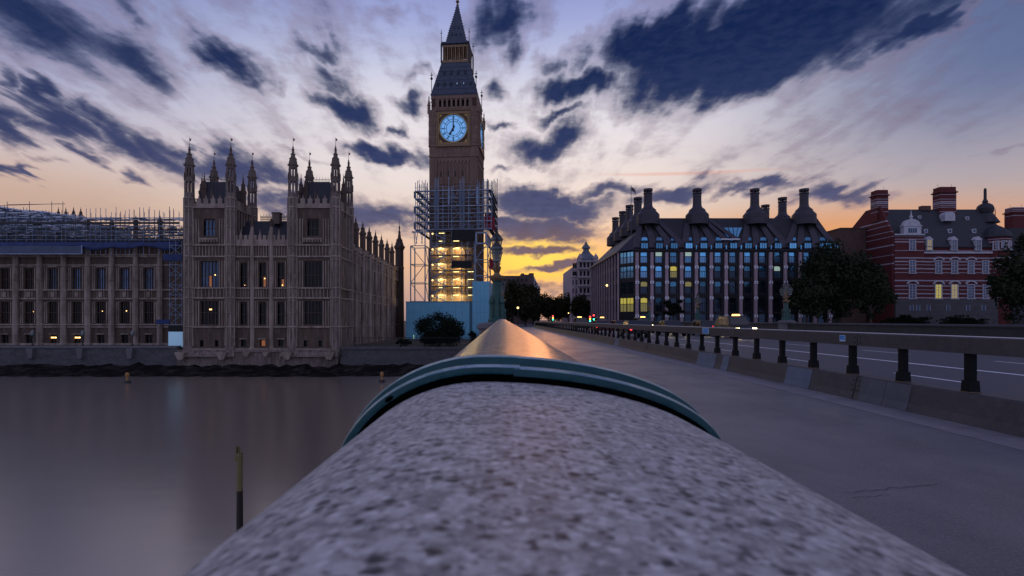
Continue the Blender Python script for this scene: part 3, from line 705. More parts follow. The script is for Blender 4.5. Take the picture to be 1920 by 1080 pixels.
vehicle('car', 'nearest car of the second oncoming lane, black with lit headlights shining under the rail', M['car_black'], 15.9, 50, -1, G3)
vehicle('car', 'second car of the inner oncoming lane, grey with lit headlights between the barrier posts', M['car_grey'], 15.9, 60, -1, G3)
vehicle('car', 'third car of the inner oncoming lane, dark red with lit headlights', M['car_red'], 15.8, 71, -1, G3)
vehicle('taxi', 'black taxi last in the inner oncoming lane', M['car_black'], 15.8, 84, -1, G3)
# ------------------------------------------------------------------ gothic pieces
def gothic_window(w, h, lights, transom=.5, head=True, frame='stone', glass='glass_dk', sub=None):
    """glass and frame meshes, origin at the bottom centre on the glass plane, facing -Y"""
    g_ = MB().box(-w/2, w/2, -.01, .02, 0, h).mesh('window', M[glass])
    f = MB(); t = .085
    f.box(-w/2-t, -w/2, -.34, .02, -.05, h+t); f.box(w/2, w/2+t, -.34, .02, -.05, h+t); f.box(-w/2-t, w/2+t, -.40, .02, -.16, -.05); f.box(-w/2, w/2, -.34, .02, h, h+t)
    for i in range(1, lights):
        x = -w/2 + w*i/lights; f.box(x-.035, x+.035, -.16, .0, 0, h)
    if transom: f.box(-w/2, w/2, -.14, .0, h*transom-.04, h*transom+.04)
    if head:
        lw = w/lights
        for i in range(lights):
            x = -w/2+lw*(i+.5)
            for s_ in (-1, 1):
                f.add([(x+s_*lw*.5, -.12, h), (x+s_*lw*.5, -.12, h-lw*.75), (x+s_*lw*.34, -.12, h-lw*.40), (x, -.12, h-.01),
                       (x+s_*lw*.5, 0, h), (x+s_*lw*.5, 0, h-lw*.75), (x+s_*lw*.34, 0, h-lw*.40), (x, 0, h-.01)],
                      [(0,1,2,3),(4,5,6,7),(0,1,5,4),(1,2,6,5),(2,3,7,6),(3,0,4,7)])
    fm_ = f.mesh('window_frame', M[frame])
    return g_, fm_
def set_window(parent, gm, fm_, u, z, fr, name='window', glow=None):
    """fr(u,d,z) -> world point and rotation about z"""
    p, rz = fr(u, z)
    w_ = put(name, gm, parent, p[0], p[1], p[2], (0,0,rz)); put('window_frame', fm_, w_, p[0], p[1], p[2])
    w_.children[0].location = (0,0,0)
    return w_
def vane(mb, x, y, z, h):
    mb.tube((x,y,z),(x,y,z+h),.03,5); mb.box(x+.02,x+.30,y-.015,y+.015,z+h*.62,z+h*.86)
def crockets(mb, x, y, r, z, s=.13):
    for i in range(8):
        a_ = PI/8+i*PI/4; mb.box(x+r*math.cos(a_)-s/2, x+r*math.cos(a_)+s/2, y+r*math.sin(a_)-s/2, y+r*math.sin(a_)+s/2, z-s/2, z+s*.9)
def turret(parent, x, y, zb, name='turret'):
    """octagonal corner turret with two open stages and an ogee cap, 33 m above eye level"""
    b_ = MB(); b_.lathe(x, y, [(.98,zb-.5),(.98,zb+.8),(.86,zb+1.1),(.86,23.0)], 8)
    for z in (Z(613,95), Z(558.7,95), Z(540,95), Z(481,95), Z(459.5,95), Z(389,95), Z(372,95)):
        b_.lathe(x, y, [(.90,z-.16),(1.02,z-.04),(1.02,z+.07),(.90,z+.18)], 8, mi=1)
    for za, zb2 in ((Z(613,95), Z(558.7,95)), (Z(540,95), Z(481,95)), (Z(459.5,95), Z(389,95))):   # cusped panel heads on every face
        for i in range(8):
            a_ = i*PI/4; c, s = math.cos(a_)*.80, math.sin(a_)*.80
            for zc2 in (zb2-.55, (za+zb2)/2): b_.box(x+c-.16, x+c+.16, y+s-.16, y+s+.16, zc2-.06, zc2+.06, 1)
    for i in range(8):                                    # little ribs on the angles
        a_ = PI/8+i*PI/4; c, s = math.cos(a_)*.88, math.sin(a_)*.88
        b_.box(x+c-.085, x+c+.085, y+s-.085, y+s+.085, zb+1.1, 23.0, 1)
    def stage(z0, z1, r):
        for i in range(8):
            a_ = PI/8+i*PI/4; c, s = math.cos(a_)*r, math.sin(a_)*r
            b_.lathe(x+c*.93, y+s*.93, [(.145,z0),(.145,z1)], 6)
        b_.lathe(x, y, [(.10,z0),(.10,z1)], 6)
        b_.lathe(x, y, [(r*.98,z0-.3),(r*1.0,z0)], 8); b_.lathe(x, y, [(r*1.0,z1),(r*1.1,z1+.12),(r*1.1,z1+.25),(r*.98,z1+.4)], 8)
    b_.lathe(x, y, [(.86,23.0),(.84,24.0)], 8)
    stage(24.0, 26.0, .74); b_.lathe(x, y, [(.74,26.3),(.68,26.9)], 8); stage(26.9, 28.4, .66)
    o = b_.build(name, [M['stone_mid'], M['stone_lt']], parent)
    s_ = MB(); s_.lathe(x, y, [(.80,28.75),(.80,28.95),(.74,29.3),(.63,29.9),(.40,30.5),(.21,31.2),(.19,31.7),(.30,31.8),(.12,31.95),(.16,32.25),(.05,32.35),(.03,32.9)], 8)
    crockets(s_, x, y, .80, 28.95, .2); crockets(s_, x, y, .54, 30.1, .16); crockets(s_, x, y, .34, 30.9, .13); vane(s_, x, y, 32.3, 1.7)
    for i in range(8):
        a_ = PI/8+i*PI/4; c, s = math.cos(a_)*.80, math.sin(a_)*.80
        s_.lathe(x+c, y+s, [(.09,26.2),(.10,27.2),(.02,27.7)], 5)
    s_.build('spire', M['stone_dk'], o)
    return o
def pinnacle(parent, x, y, z0, z1, r, name='pinnacle'):
    b_ = MB(); h = z1-z0
    b_.lathe(x, y, [(r,z0),(r,z0+h*.52),(r*1.2,z0+h*.54),(r*1.2,z0+h*.57),(r*.95,z0+h*.60),(r*.72,z0+h*.70),(r*.36,z0+h*.80),(r*.22,z0+h*.87),(r*.36,z0+h*.885),(r*.13,z0+h*.905),(.03,z1)], 8)
    crockets(b_, x, y, r*1.05, z0+h*.585, r*.3); crockets(b_, x, y, r*.6, z0+h*.74, r*.26)
    return b_.build(name, M['stone'], parent)

# ------------------------------------------------------------------ river range of the palace (set back on its terrace)
wing = thing('palace_range', 'long gothic stone river range with tall windows, scaffolded along its roof', 'building', (-85,105,LANDL))
D0 = 105.0
PXP = [32+44.9*i for i in range(-5, 7)]
wx0, wx1 = X(-215, D0), -56.4
rows_w = [(Z(543,D0), Z(503,D0)), (Z(606,D0), Z(565.5,D0))]
win_px = [p+22.5+ (0) for p in PXP if p+22.5 < 300]
op = []
for p in win_px:
    for a_, b2 in rows_w: op.append((X(p-8.6,D0), X(p+8.6,D0), a_, b2))
    op.append((X(p-6.5,D0), X(p+6.5,D0), Z(645,D0), Z(627.5,D0)))
wl_ = MB(); wl_.wall(wx0, wx1, LANDL, Z(452,D0), op, D0, D0+.55); wl_.box(wx0, wx1, D0+.56, D0+12, LANDL, Z(456,D0)); nb = len(wl_.f)
for py, pr in ((481,.30),(478,.45),(543.6,.28),(560,.22),(608.5,.30),(613,.2),(520,.0),(497,.12)):
    if pr: wl_.box(wx0, wx1, D0-pr, D0-.001, Z(py,D0)-.14, Z(py,D0)+.14)
wl_.box(wx0, wx1, D0-.35, D0-.001, LANDL, Z(648,D0)+.5)
for p in win_px:
    for s_ in (-1, 1):
        for q in (11.5, 15.0):
            xx = X(p+s_*q, D0)
            wl_.box(xx-.09, xx+.09, D0-.16, D0-.001, Z(606,D0), Z(566,D0)); wl_.box(xx-.09, xx+.09, D0-.16, D0-.001, Z(542,D0), Z(500,D0))
    for q in (-6.5,-2.2,2.2,6.5):                        # carved panel between the storeys
        xx = X(p+q, D0); wl_.box(xx-.07, xx+.07, D0-.14, D0-.001, Z(559,D0), Z(545,D0))
    xx = X(p, D0); wl_.box(xx-.35, xx+.35, D0-.22, D0-.002, Z(557,D0), Z(547.5,D0)); wl_.box(X(p-9,D0), X(p+9,D0), D0-.2, D0-.002, Z(501,D0), Z(499,D0))
    wl_.box(X(p-8,D0), X(p+8,D0), D0-.25, D0-.002, Z(627,D0), Z(625.5,D0))
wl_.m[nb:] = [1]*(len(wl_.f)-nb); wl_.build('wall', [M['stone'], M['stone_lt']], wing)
GW, FW = gothic_window(1.80, rows_w[0][1]-rows_w[0][0], 4, .5); _gb, _ = gothic_window(1.80, rows_w[0][1]-rows_w[0][0], 4, .5, glass='glass_blue')
GW2, FW2 = gothic_window(1.80, rows_w[1][1]-rows_w[1][0], 4, .5)
GB, FB = gothic_window(1.36, Z(627.5,D0)-Z(645,D0), 2, None, False)
fr0 = lambda D_: (lambda u, z: ((u, D_+.40, z), 0))
bulb = MB().lathe(0,0,[(.02,-.10),(.08,-.05),(.095,0),(.08,.05),(.02,.10)],8,0).mesh('lit_bulb', M['lit'], smooth=True)
for i, p in enumerate(win_px):
    set_window(wing, _gb if i in (6,7,8,9,10) else GW, FW, X(p,D0), rows_w[0][0], fr0(D0))
    w_ = set_window(wing, GW2, FW2, X(p,D0), rows_w[1][0], fr0(D0))
    bw = set_window(wing, GB, FB, X(p,D0), Z(645,D0), fr0(D0), 'basement_window')
    if 95 < p < 160:
        bw['label'] = 'lit basement window'
        for s_ in (-.32,.32):
            e_ = MB().box(-.26,.26,-.05,.05,-.12,.12).mesh('lit_bulb', M['lit']); o_ = put('ceiling_light', e_, bw, 0, 0, 0)
            o_.location = (s_, -.1, Z(633,D0)-Z(645,D0))
    k = {54.5:(2.6,.55), 189.2:(0,.9), 234.1:(.3,1.1)}
    for kp, (du, dz_) in k.items():
        if abs(p-kp) < 2:
            e_ = put('wall_light', bulb, w_, 0, 0, 0); e_.location = (du*.25, -.06, 2.1+dz_*.3)
for p in PXP[:-1]+[302]:
    pb = MB(); x_ = X(p, D0)
    pb.lathe(x_, D0-.28, [(.72,LANDL),(.72,Z(645,D0)),(.60,Z(642,D0)),(.58,Z(612,D0)),(.62,Z(611,D0)),(.62,Z(608,D0)),(.54,Z(606,D0)),(.54,Z(563,D0)),(.60,Z(561,D0)),(.60,Z(543,D0)),(.52,Z(541,D0)),(.52,Z(480,D0)),(.60,Z(479,D0)),(.60,Z(477,D0)),(.48,Z(474,D0)),(.46,Z(432,D0))], 8)
    for zz_ in (525, 588, 628, 500): pb.lathe(x_, D0-.28, [(.56,Z(zz_,D0)-.1),(.66,Z(zz_,D0)),(.56,Z(zz_,D0)+.14)], 8)
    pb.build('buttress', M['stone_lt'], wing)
    if p > 150: pinnacle(wing, x_, D0-.28, Z(432,D0), Z(404,D0)-.6*(p<250), .42, 'finial')
rf = MB(); rf.add([(wx0,D0+.6,Z(455,D0)),(wx1,D0+.6,Z(455,D0)),(wx1,D0+6,Z(447,D0+6)),(wx0,D0+6,Z(447,D0+6)),(wx0,D0+12,Z(455,D0)),(wx1,D0+12,Z(455,D0))],[(0,1,2,3),(3,2,5,4),(0,3,4),(1,5,2),(0,4,5,1)])
rf.build('roof', M['slate'], wing)
for px_ in (109.5, 123.5, 138, 151.5):                    # distant turrets over the roof
    D_ = 150; pinnacle(wing, X(px_,D_), D_, Z(428,D_), Z(388 if px_ != 138 else 387,D_), .52, 'roof_turret')

# scaffold on the range roof
scf = thing('roof_scaffold', 'tangle of steel scaffold poles and boards along the roof of the river range', 'scaffold', (-85,103,LANDL))
sp = MB().tube((0,0,0),(0,0,1),.055,5).mesh('standard', M['steel_dk']); _rs = random.Random(5)
sp_l = MB().tube((0,0,0),(0,0,1),.05,5).mesh('standard', M['steel'])
px_ = -60
n_ = 0
while px_ < 343 and n_ < 98:
    for D_ in (103.2, 109.5):
        top = 390 + _rs.uniform(-4, 10) if px_ > 155 else 402+_rs.uniform(-4, 6)
        if D_ > 105: top += 6
        z0 = Z(478, D_) ; z1 = Z(top, D_)
        s_ = put('standard', sp if _rs.random() < .6 else sp_l, scf, X(px_+_rs.uniform(-2,2), D_), D_, z0); s_.scale = (1,1,z1-z0); n_ += 1
    px_ += 9.2
xa, xb = X(-70,104), X(343,104.5)
for py in (417.5,):
    MB().box(xa, xb, 103.0, 103.5, Z(py+1.8,103), Z(py-1.5,103)).build('main_beam', M['black'], scf)
for i, py in enumerate((408, 411, 424, 428, 433, 437, 441, 446, 450)):
    for D_ in (103.1, 109.6):
        q = MB().tube((xa, D_, Z(py,D_)+_rs.uniform(-.1,.1)), (xb, D_, Z(py,D_)), .05, 5); q.build('ledger', M['steel'] if (i+int(D_))%2 else M['steel_dk'], scf)
for i, py in enumerate((430, 440, 450)):
    MB().box(xa, xb, 103.3, 104.2, Z(py,103)-.06, Z(py,103)).box(xa, xb, 108.6, 109.4, Z(py,109)-.06, Z(py,109)).build('deck', M['board'], scf)
cl = MB()
for i in range(1300):                                      # loose tubes, boards, couplers; bright pieces among them are added as painted gleams
    px_ = _rs.uniform(-40, 343); py = _rs.choice((424, 428, 432, 436, 439, 443, 447, 410, 413)) + _rs.uniform(-1.5,1.5)
    if px_ < 150: py -= _rs.uniform(0, 18)*(1-px_/190)
    D_ = _rs.uniform(103.2, 112); l = _rs.uniform(.3, 1.9)
    cl.box(X(px_,D_), X(px_,D_)+l, D_, D_+.2, Z(py,D_), Z(py,D_)+_rs.uniform(.05,.16), _rs.choice((0,1,1,2)))
o = cl.build('loose_tubes', [M['steel'], M['alu'], M['board']], scf); o['kind'] = 'stuff'
for i in range(40):
    px_ = _rs.uniform(-20, 330); D_ = 103.25
    MB().tube((X(px_,D_),D_,Z(452,D_)), (X(px_+_rs.choice((-14,14)),D_),D_,Z(424,D_)), .045, 5).build('brace', M['steel_dk'], scf)
tr = thing('temporary_roof', 'long pale temporary roof with a low curved top rising behind the scaffold', 'roof cover', (-88,118,LANDL))
tp = [(X(-120,118),Z(384,118)),(X(0,118),Z(388,118)),(X(35,118),Z(396,118)),(X(70,118),Z(402,118)),(X(110,118),Z(404,118)),(X(165,118),Z(414,118)),(X(165,118),Z(440,118)),(X(-120,118),Z(440,118))]
MB().extrude(tp, lambda u,v,w_: (u, w_, v), 114, 132).build('cover', M['tarp_gr'], tr)
rb = MB()
for i in range(5):
    (a_,b2),(c,d) = tp[i], tp[i+1]; rb.bar((a_,113.95,b2+.05),(c,113.95,d+.05),.22,.3)
rb.build('edge_truss', M['alu'], tr)
for i in range(34):
    px_ = -40+6*i; D_ = 113.7; z1 = Z(388+max(0,px_)*.10+_rs.uniform(-6,2), D_)
    s_ = put('standard', sp if i % 3 else sp_l, tr, X(px_, D_), D_, Z(440, D_)); s_.scale = (1,1,z1-Z(440,D_))
MB().tube((X(10,113),113.4,Z(383,113)),(X(119,113),113.4,Z(381.5,113)),.06,5).build('ledger', M['steel_dk'], tr)
MB().tube((X(-30,113),113.5,Z(385.5,113)),(X(108,113),113.5,Z(381,113)),.05,5).build('ledger', M['steel_dk'], tr)
for px_ in (94, 115, 52, 10): MB().tube((X(px_,113),113.4,Z(405,113)),(X(px_,113),113.4,Z(377,113)),.055,5).build('standard', M['steel_dk'], tr)

tg = thing('tarpaulin', 'long blue tarpaulin strip slung along the cornice below the roof scaffold', 'tarpaulin', (-80,102.6,Z(460,103)))
q = MB(); nx = 80; xa_, xb_ = X(-70,102.8), X(338,102.8)
for j in range(4):
    for i in range(nx+1):
        t = i/nx; q.v.append((xa_+(xb_-xa_)*t, 102.75-.10*j+.06*math.sin(i*1.3+j), Z(453.5,102.8)-(.0+.42*j)*(1+.35*math.sin(i*.35)*math.sin(i*.11))))
for j in range(3):
    for i in range(nx): a_ = j*(nx+1)+i; q.f.append((a_,a_+1,a_+nx+2,a_+nx+1)); q.m.append(0)
o = q.build('sheet', M['tarp'], tg, True); o.modifiers.new('t','SOLIDIFY').thickness = .03
fs = thing('fascia_screen', 'grey blue sheeted fascia hung on the left half of the range under the blue strip', 'screen', (X(70,102.4),102.4,Z(466,102)))
q = MB(); q.box(X(-70,102.3), X(155,102.3), 102.1, 102.5, Z(475.5,102.3), Z(461.5,102.3)); q.build('sheet', M['tarp_gr'], fs)
MB().box(X(154,102.3), X(156,102.3), 102.05, 102.095, Z(476.5,102.3), Z(460,102.3)).box(X(-70,102.3), X(154,102.3), 102.03, 102.095, Z(477,102.3), Z(475.6,102.3)).build('edge_trim', M['steel'], fs)
# stair tower scaffold in the corner
st = thing('stair_scaffold', 'narrow braced scaffold stair tower in the corner beside the corner pavilion', 'scaffold', (X(326,101),101,LANDL))
zb_, zt = Z(609,101), Z(452,101)
for px_ in (318, 329.5, 341):
    for D_ in (100.2, 102.0):
        MB().tube((X(px_,D_),D_,zb_-3.5),(X(px_,D_),D_,zt),.055,6).build('standard', M['steel'], st)
for i in range(9):
    z0 = zb_+(zt-zb_)*i/8.5
    MB().tube((X(317,100.2),100.15,z0),(X(342,100.2),100.15,z0),.05,5).build('ledger', M['steel'], st)
    MB().box(X(318,100.4),X(341,100.4),100.3,101.9,z0-.04,z0).build('deck', M['board'], st)
    if i < 8:
        z1 = z0+(zt-zb_)/8.5
        MB().tube((X(318,100.2),100.1,z0),(X(341,100.2),100.1,z1),.045,5).build('brace', M['steel'], st)
        if i % 2: MB().tube((X(341,100.2),100.1,z0),(X(318,100.2),100.1,z1),.045,5).build('brace', M['steel'], st)
MB().box(X(307,100),X(343,100),99.75,99.95,Z(489,100),Z(477,100)).build('hanging_sheet', M['tarp'], st)
MB().box(X(294,100),X(318,100),99.8,99.95,Z(608,100),Z(599,100)).build('hanging_sheet', M['tarp'], st)
MB().box(X(316,99.6),X(343,99.6),99.5,99.7,Z(621.5,99.6),Z(610,99.6)).build('black_sheet', M['black_sheet'], st)
pp = thing('site_hoarding', 'small bright pale blue hoarding panel at the foot of the corner stair scaffold', 'hoarding', (X(329,97),97,Z(650,97)))
MB().box(X(316.3,97),X(343,97),96.9,97.1,Z(650.5,97),Z(622,97)).build('panel', M['pale_panel'], pp)
MB().box(X(316,97),X(316.3,97),96.88,97.12,Z(650.5,97),Z(621.6,97)).build('edge_post', M['steel'], pp)

# ------------------------------------------------------------------ corner pavilion with its two turreted towers
pav = thing('corner_pavilion', 'gothic stone corner pavilion with two turreted towers standing at the river edge', 'building', (-43,95,LANDL))
D1 = 95.0; PB = Z(660, D1)
LV = {k: Z(k, D1) for k in (372, 389, 410, 442, 452, 459.5, 481, 489, 538, 540, 558.7, 564, 608.6, 613, 638, 650, 653, 666)}
G_top, F_top = gothic_window(2.0, LV[410]-LV[442], 3, .45); G_topb, _ = gothic_window(2.0, LV[410]-LV[442], 3, .45, glass='glass_blue')
G_a, F_a = gothic_window(3.15, LV[489]-LV[538], 5, .46); G_ab, _ = gothic_window(3.15, LV[489]-LV[538], 5, .46, glass='glass_blue')
G_b, F_b = gothic_window(3.15, LV[564]-LV[608.6], 5, .5)
G_m, F_m = gothic_window(1.15, Z(492,D1)-LV[538], 2, .42); G_m2, F_m2 = gothic_window(1.15, Z(566,D1)-LV[608.6], 2, .45)
G_s, F_s = gothic_window(.62, Z(638,D1)-Z(650,D1), 1, None, False); G_d, F_d = gothic_window(.95, Z(637,D1)-Z(650,D1), 1, None, False)
frp = lambda u, z: ((u, D1+.42, z), 0)
def levels(mb, x0, x1, y0, y1, which, pr):
    for k in which: mb.box(x0-pr, x1+pr, y0-pr, y1+pr, LV[k]-.13, LV[k]+.13)
def tower(cpx, xl, xr, lab, blue):
    c = X(cpx, D1); y1 = 103.6
    op = [(c-1.0, c+1.0, LV[442], LV[410]), (c-1.58, c+1.58, LV[538], LV[489]), (c-1.58, c+1.58, LV[608.6], LV[564])]
    for d_ in (-1.33, 1.33): op.append((c+d_-.31, c+d_+.31, Z(650,D1), Z(638,D1)))
    t = MB(); t.wall(xl, xr, PB, LV[389], op, D1, D1+.5); t.box(xl, xr, D1+.51, y1, PB, LV[389]); nb = len(t.f)
    levels(t, xl, xr, D1, y1, (389, 459.5, 481, 540, 558.7, 613), .24); t.box(xl-.4, xr+.4, D1-.4, y1+.3, PB, LV[653]); t.box(xl-.1, xr+.1, D1-.1, y1+.1, LV[389]+.13, LV[389]+.5)
    # ribs and blind panels
    for q in (-2.75, -2.3, -1.85, 1.85, 2.3, 2.75):
        for a_, b2 in ((613, 564), (540, 489), (459.5, 410)): t.box(c+q-.075, c+q+.075, D1-.13, D1-.001, LV[a_]+.13, LV[b2]-.02*(b2==564))
    for q in np.arange(-2.9, 2.95, .58): t.box(c+q-.06, c+q+.06, D1-.12, D1-.001, LV[481]+.13, LV[459.5]-.14)
    for q in np.arange(-2.6, 2.7, .65): t.box(c+q-.06, c+q+.06, D1-.12, D1-.001, LV[558.7]+.13, LV[540]-.14)
    t.box(c-1.7, c+1.7, D1-.42, D1-.002, LV[442]-.75, LV[442]-.42)
    for q in np.arange(-1.5, 1.6, .5): t.box(c+q-.14, c+q+.14, D1-.36, D1-.003, LV[442]-1.15, LV[442]-.76)
    for k in range(7):                                    # ribs on the flank that faces the bridge
        yy = D1+1.4+k*1.0
        for a_, b2 in ((613, 558.7), (540, 481), (481, 459.5), (459.5, 389), (653, 613)): t.box(xr+.001, xr+.15, yy-.10, yy+.10, LV[a_]+.13, LV[b2]-.14)
    # battlemented parapet
    t.box(xl, xr, D1-.1, D1+.25, LV[389]+.5, 22.1); t.box(xr-.25, xr+.1, D1+.25, y1, LV[389]+.5, 22.1); t.box(xl-.1, xl+.25, D1+.25, y1, LV[389]+.5, 22.1); t.box(xl, xr, y1-.3, y1+.05, LV[389]+.5, 22.1)
    for i in range(6):
        xx = xl+.9+i*(xr-xl-1.8)/5
        t.box(xx-.40, xx+.40, D1-.1, D1+.25, 22.1, 23.0); t.frus(xx-.12,xx+.12,D1-.05,D1+.2,23.0, xx-.02,xx+.02,D1+.05,D1+.1,23.7)
        yy = D1+1.2+i*1.3
        for xs in (xr-.07, xl+.07): t.box(xs-.17, xs+.17, yy-.40, yy+.40, 22.1, 23.0)
    t.m[nb:] = [1]*(len(t.f)-nb); o = t.build('tower_wall', [M['stone'], M['stone_lt']], pav); o['label'] = lab
    for xs in (xl+.35, xr-.35):
        for ys in (D1+.25, y1-.2): turret(pav, xs, ys, PB)
    set_window(pav, G_topb if blue else G_top, F_top, c, LV[442], frp); wa = set_window(pav, G_ab if blue else G_a, F_a, c, LV[538], frp); wb = set_window(pav, G_b, F_b, c, LV[608.6], frp)
    for d_ in (-1.33, 1.33): set_window(pav, G_s, F_s, c+d_, Z(650,D1), frp, 'basement_window')
    r_ = MB(); r_.frus(xl+.9, xr-.9, D1+1.2, y1-.9, LV[389]+.6, c-2.1, c+2.1, D1+2.6, y1-2.4, Z(342,D1+3)); r_.build('roof', M['slate'], pav)
    cr = MB()
    for i in range(17):
        xx = c-2.1+i*4.2/16
        for ys in (D1+2.6, y1-2.4): cr.tube((xx,ys,Z(342,98)),(xx,ys,Z(342,98)+.5+.35*(i%2)),.03,4)
    cr.box(c-2.1,c+2.1,D1+2.58,D1+2.62,Z(342,98)+.35,Z(342,98)+.42)
    cr.build('cresting', M['black'], pav)
    pinnacle(pav, c-2.0, D1+2.0, 21.5, 28.2, .42); pinnacle(pav, xr-.2, D1+4.5, 20.5, 28.6, .5); pinnacle(pav, c+.3, D1+.2, 21.5, 25.2, .2); pinnacle(pav, xl+.2, D1+4.5, 20.5, 28.6, .5)
    return wa, wb
wa, wb = tower(392.5, -56.05, -47.95, 'left tower of the pavilion', True)
e_ = put('wall_light', bulb, wa, 0,0,0); e_.location = (.95, -.25, 2.15)
e_ = put('wall_light', MB().box(-.22,.22,-.02,.02,-.10,.10).mesh('lit_bulb', M['lit']), wb, 0,0,0); e_.location = (.1, -.2, 2.7)
e_ = put('lit_curtain', MB().box(-.20,.22,-.02,.01,0,1.9).mesh('lit_curtain', M['lit_o']), wa, 0,0,0); e_.location = (.02, -.03, .1)
wa, wb = tower(587.0, -37.55, -29.25, 'right tower of the pavilion', False)
# middle part between the towers
ml, mr_ = -47.9, -37.6; D2 = D1+.35
mpx = (455, 490.5, 525)
op = []
for p in mpx: op += [(X(p,D1)-.575, X(p,D1)+.575, LV[538], Z(492,D1)), (X(p,D1)-.575, X(p,D1)+.575, LV[608.6], Z(566,D1)), (X(p,D1)-.475, X(p,D1)+.475, Z(650,D1), Z(637,D1))]
t = MB(); t.wall(ml, mr_, PB, LV[459.5], op, D2, D2+.5); t.box(ml, mr_, D2+.51, 103.4, PB, LV[459.5]); nb = len(t.f)
for k in (459.5, 481, 540, 558.7, 613): t.box(ml, mr_, D2-.24, D2-.001, LV[k]-.13, LV[k]+.13)
t.box(ml, mr_, D2-.4, D2-.002, PB, LV[653])
for xx in np.arange(ml+.4, mr_-.2, .46):
    t.box(xx-.05, xx+.05, D2-.12, D2-.003, LV[481]+.13, LV[459.5]-.14); t.box(xx-.05, xx+.05, D2-.10, D2-.003, LV[558.7]+.13, LV[540]-.14)
for p in mpx:
    for q in (-1.25,-.9,.9,1.25):
        xx = X(p,D1)+q
        for a_, b2 in ((540, 489), (613, 564)): t.box(xx-.06, xx+.06, D2-.12, D2-.003, LV[a_]+.14, LV[b2])
    t.box(X(p,D1)-.7, X(p,D1)+.7, D2-.2, D2-.003, Z(636.4,D1), Z(634.5,D1))
t.box(ml, mr_, D2-.1, D2+.2, LV[459.5]+.13, LV[452]+.3)
for i in range(12):
    xx = ml+.5+i*(mr_-ml-1)/11; t.box(xx-.28, xx+.28, D2-.1, D2+.2, LV[452]+.3, LV[452]+1.1); 
    if i % 2: t.frus(xx-.16,xx+.16,D2-.06,D2+.16,LV[452]+1.1, xx-.02,xx+.02,D2+.03,D2+.07,LV[452]+2.2)
t.m[nb:] = [1]*(len(t.f)-nb); t.build('middle_wall', [M['stone'], M['stone_lt']], pav)
for p in (472, 508):
    pb = MB(); pb.lathe(X(p,D1), D2-.15, [(.5,PB),(.5,LV[653]),(.36,LV[650]),(.34,LV[459.5]),(.28,LV[452]),(.26,Z(425,D1))], 8); pb.build('buttress', M['stone_lt'], pav)
    pinnacle(pav, X(p,D1), D2-.15, Z(425,D1), Z(400,D1)-(p>500)*.6, .26)
for i, p in enumerate(mpx):
    wa = set_window(pav, G_m, F_m, X(p,D1), LV[538], lambda u, z: ((u, D2+.42, z), 0)); set_window(pav, G_m2, F_m2, X(p,D1), LV[608.6], lambda u, z: ((u, D2+.42, z), 0))
    wc = set_window(pav, G_d, F_d, X(p,D1), Z(650,D1), lambda u, z: ((u, D2+.42, z), 0), 'basement_window')
    if i == 1:
        e_ = put('lit_curtain', MB().box(-.05,.5,-.02,.01,0,1.8).mesh('lit_curtain', M['lit_o']), wa, 0,0,0); e_.location = (0,-.03,.1); wa['label'] = 'window with an orange lit curtain'
        e_ = put('wall_light', bulb, wa, 0,0,0); e_.location = (.3,-.2,1.55)
        e_ = put('lit_curtain', MB().box(-.3,.3,-.02,.01,.1,1.1).mesh('lit_curtain', M['lit_o']), wc, 0,0,0); e_.location = (0,-.03,0)
    else:
        e_ = put('wall_light', bulb, wa, 0,0,0); e_.location = (.1 if i == 0 else .2, -.2, .35); e_.scale = (.6,.6,.6) if i == 0 else (1,1,1)
    if i == 2:
        e_ = put('lit_curtain', MB().box(-.02,.5,-.02,.01,0,1.3).mesh('lit_curtain', M['lit_o']), wa, 0,0,0); e_.location = (0,-.03,.1)
r_ = MB(); r_.add([(ml,D2+1,LV[452]),(mr_,D2+1,LV[452]),(mr_,D2+5,Z(414,100)),(ml,D2+5,Z(414,100)),(ml,D2+9,LV[452]),(mr_,D2+9,LV[452])],[(0,1,2,3),(3,2,5,4),(0,3,4),(1,5,2),(0,4,5,1)]); r_.build('roof', M['slate'], pav)
cr = MB()
for i in range(30):
    xx = X(487,100)+i*(X(540,100)-X(487,100))/29
    cr.tube((xx,D2+5,Z(414,100)),(xx,D2+5,Z(404 if i%3 else 401,100)),.035,4); cr.lathe(xx,D2+5,[(.02,Z(408,100)),(.10,Z(406.5,100)),(.02,Z(405,100))],5)
cr.box(X(487,100),X(540,100),D2+4.97,D2+5.03,Z(411,100),Z(410,100)); cr.build('cresting', M['black'], pav)
MB().box(X(512,99),X(525.5,99),98.6,99.8,Z(420,99),Z(401,99)).box(X(511,99),X(526.5,99),98.5,99.9,Z(401,99),Z(398.5,99)).build('chimney', M['stone_dk'], pav)
# weathered plinth at the water's edge
pl = MB(); pl.box(-57.2, -28.9, D1-.9, 103.5, WATER-1, Z(656,D1)-.4)
pl.frus(-57.1,-46.9,D1-1.5,D1-.6,Z(668,D1), -56.9,-47.1,D1-.9,D1-.6,Z(655.5,D1)); pl.frus(-39.0,-28.7,D1-1.5,D1-.6,Z(668,D1), -38.6,-28.9,D1-.9,D1-.6,Z(655.5,D1))
pl.box(-57.3,-28.6,D1-1.1,D1-.5,Z(656,D1)-.35,Z(655,D1)-.1)
pl.build('plinth', M['stone_mid'], pav)
for px_ in (349, 425, 471, 506, 545, 623):
    big = px_ not in (471, 506); x_ = X(px_, D1); w_ = .95 if big else .55; h = 1.25 if big else .7
    q = MB(); q.frus(x_-w_*.45,x_+w_*.45,D1-1.9,D1-.9,Z(656.5,D1)-.3-h, x_-w_,x_+w_,D1-2.0,D1-.9,Z(656.5,D1)-.3); q.build('corbel', M['stone_lt'], pav)

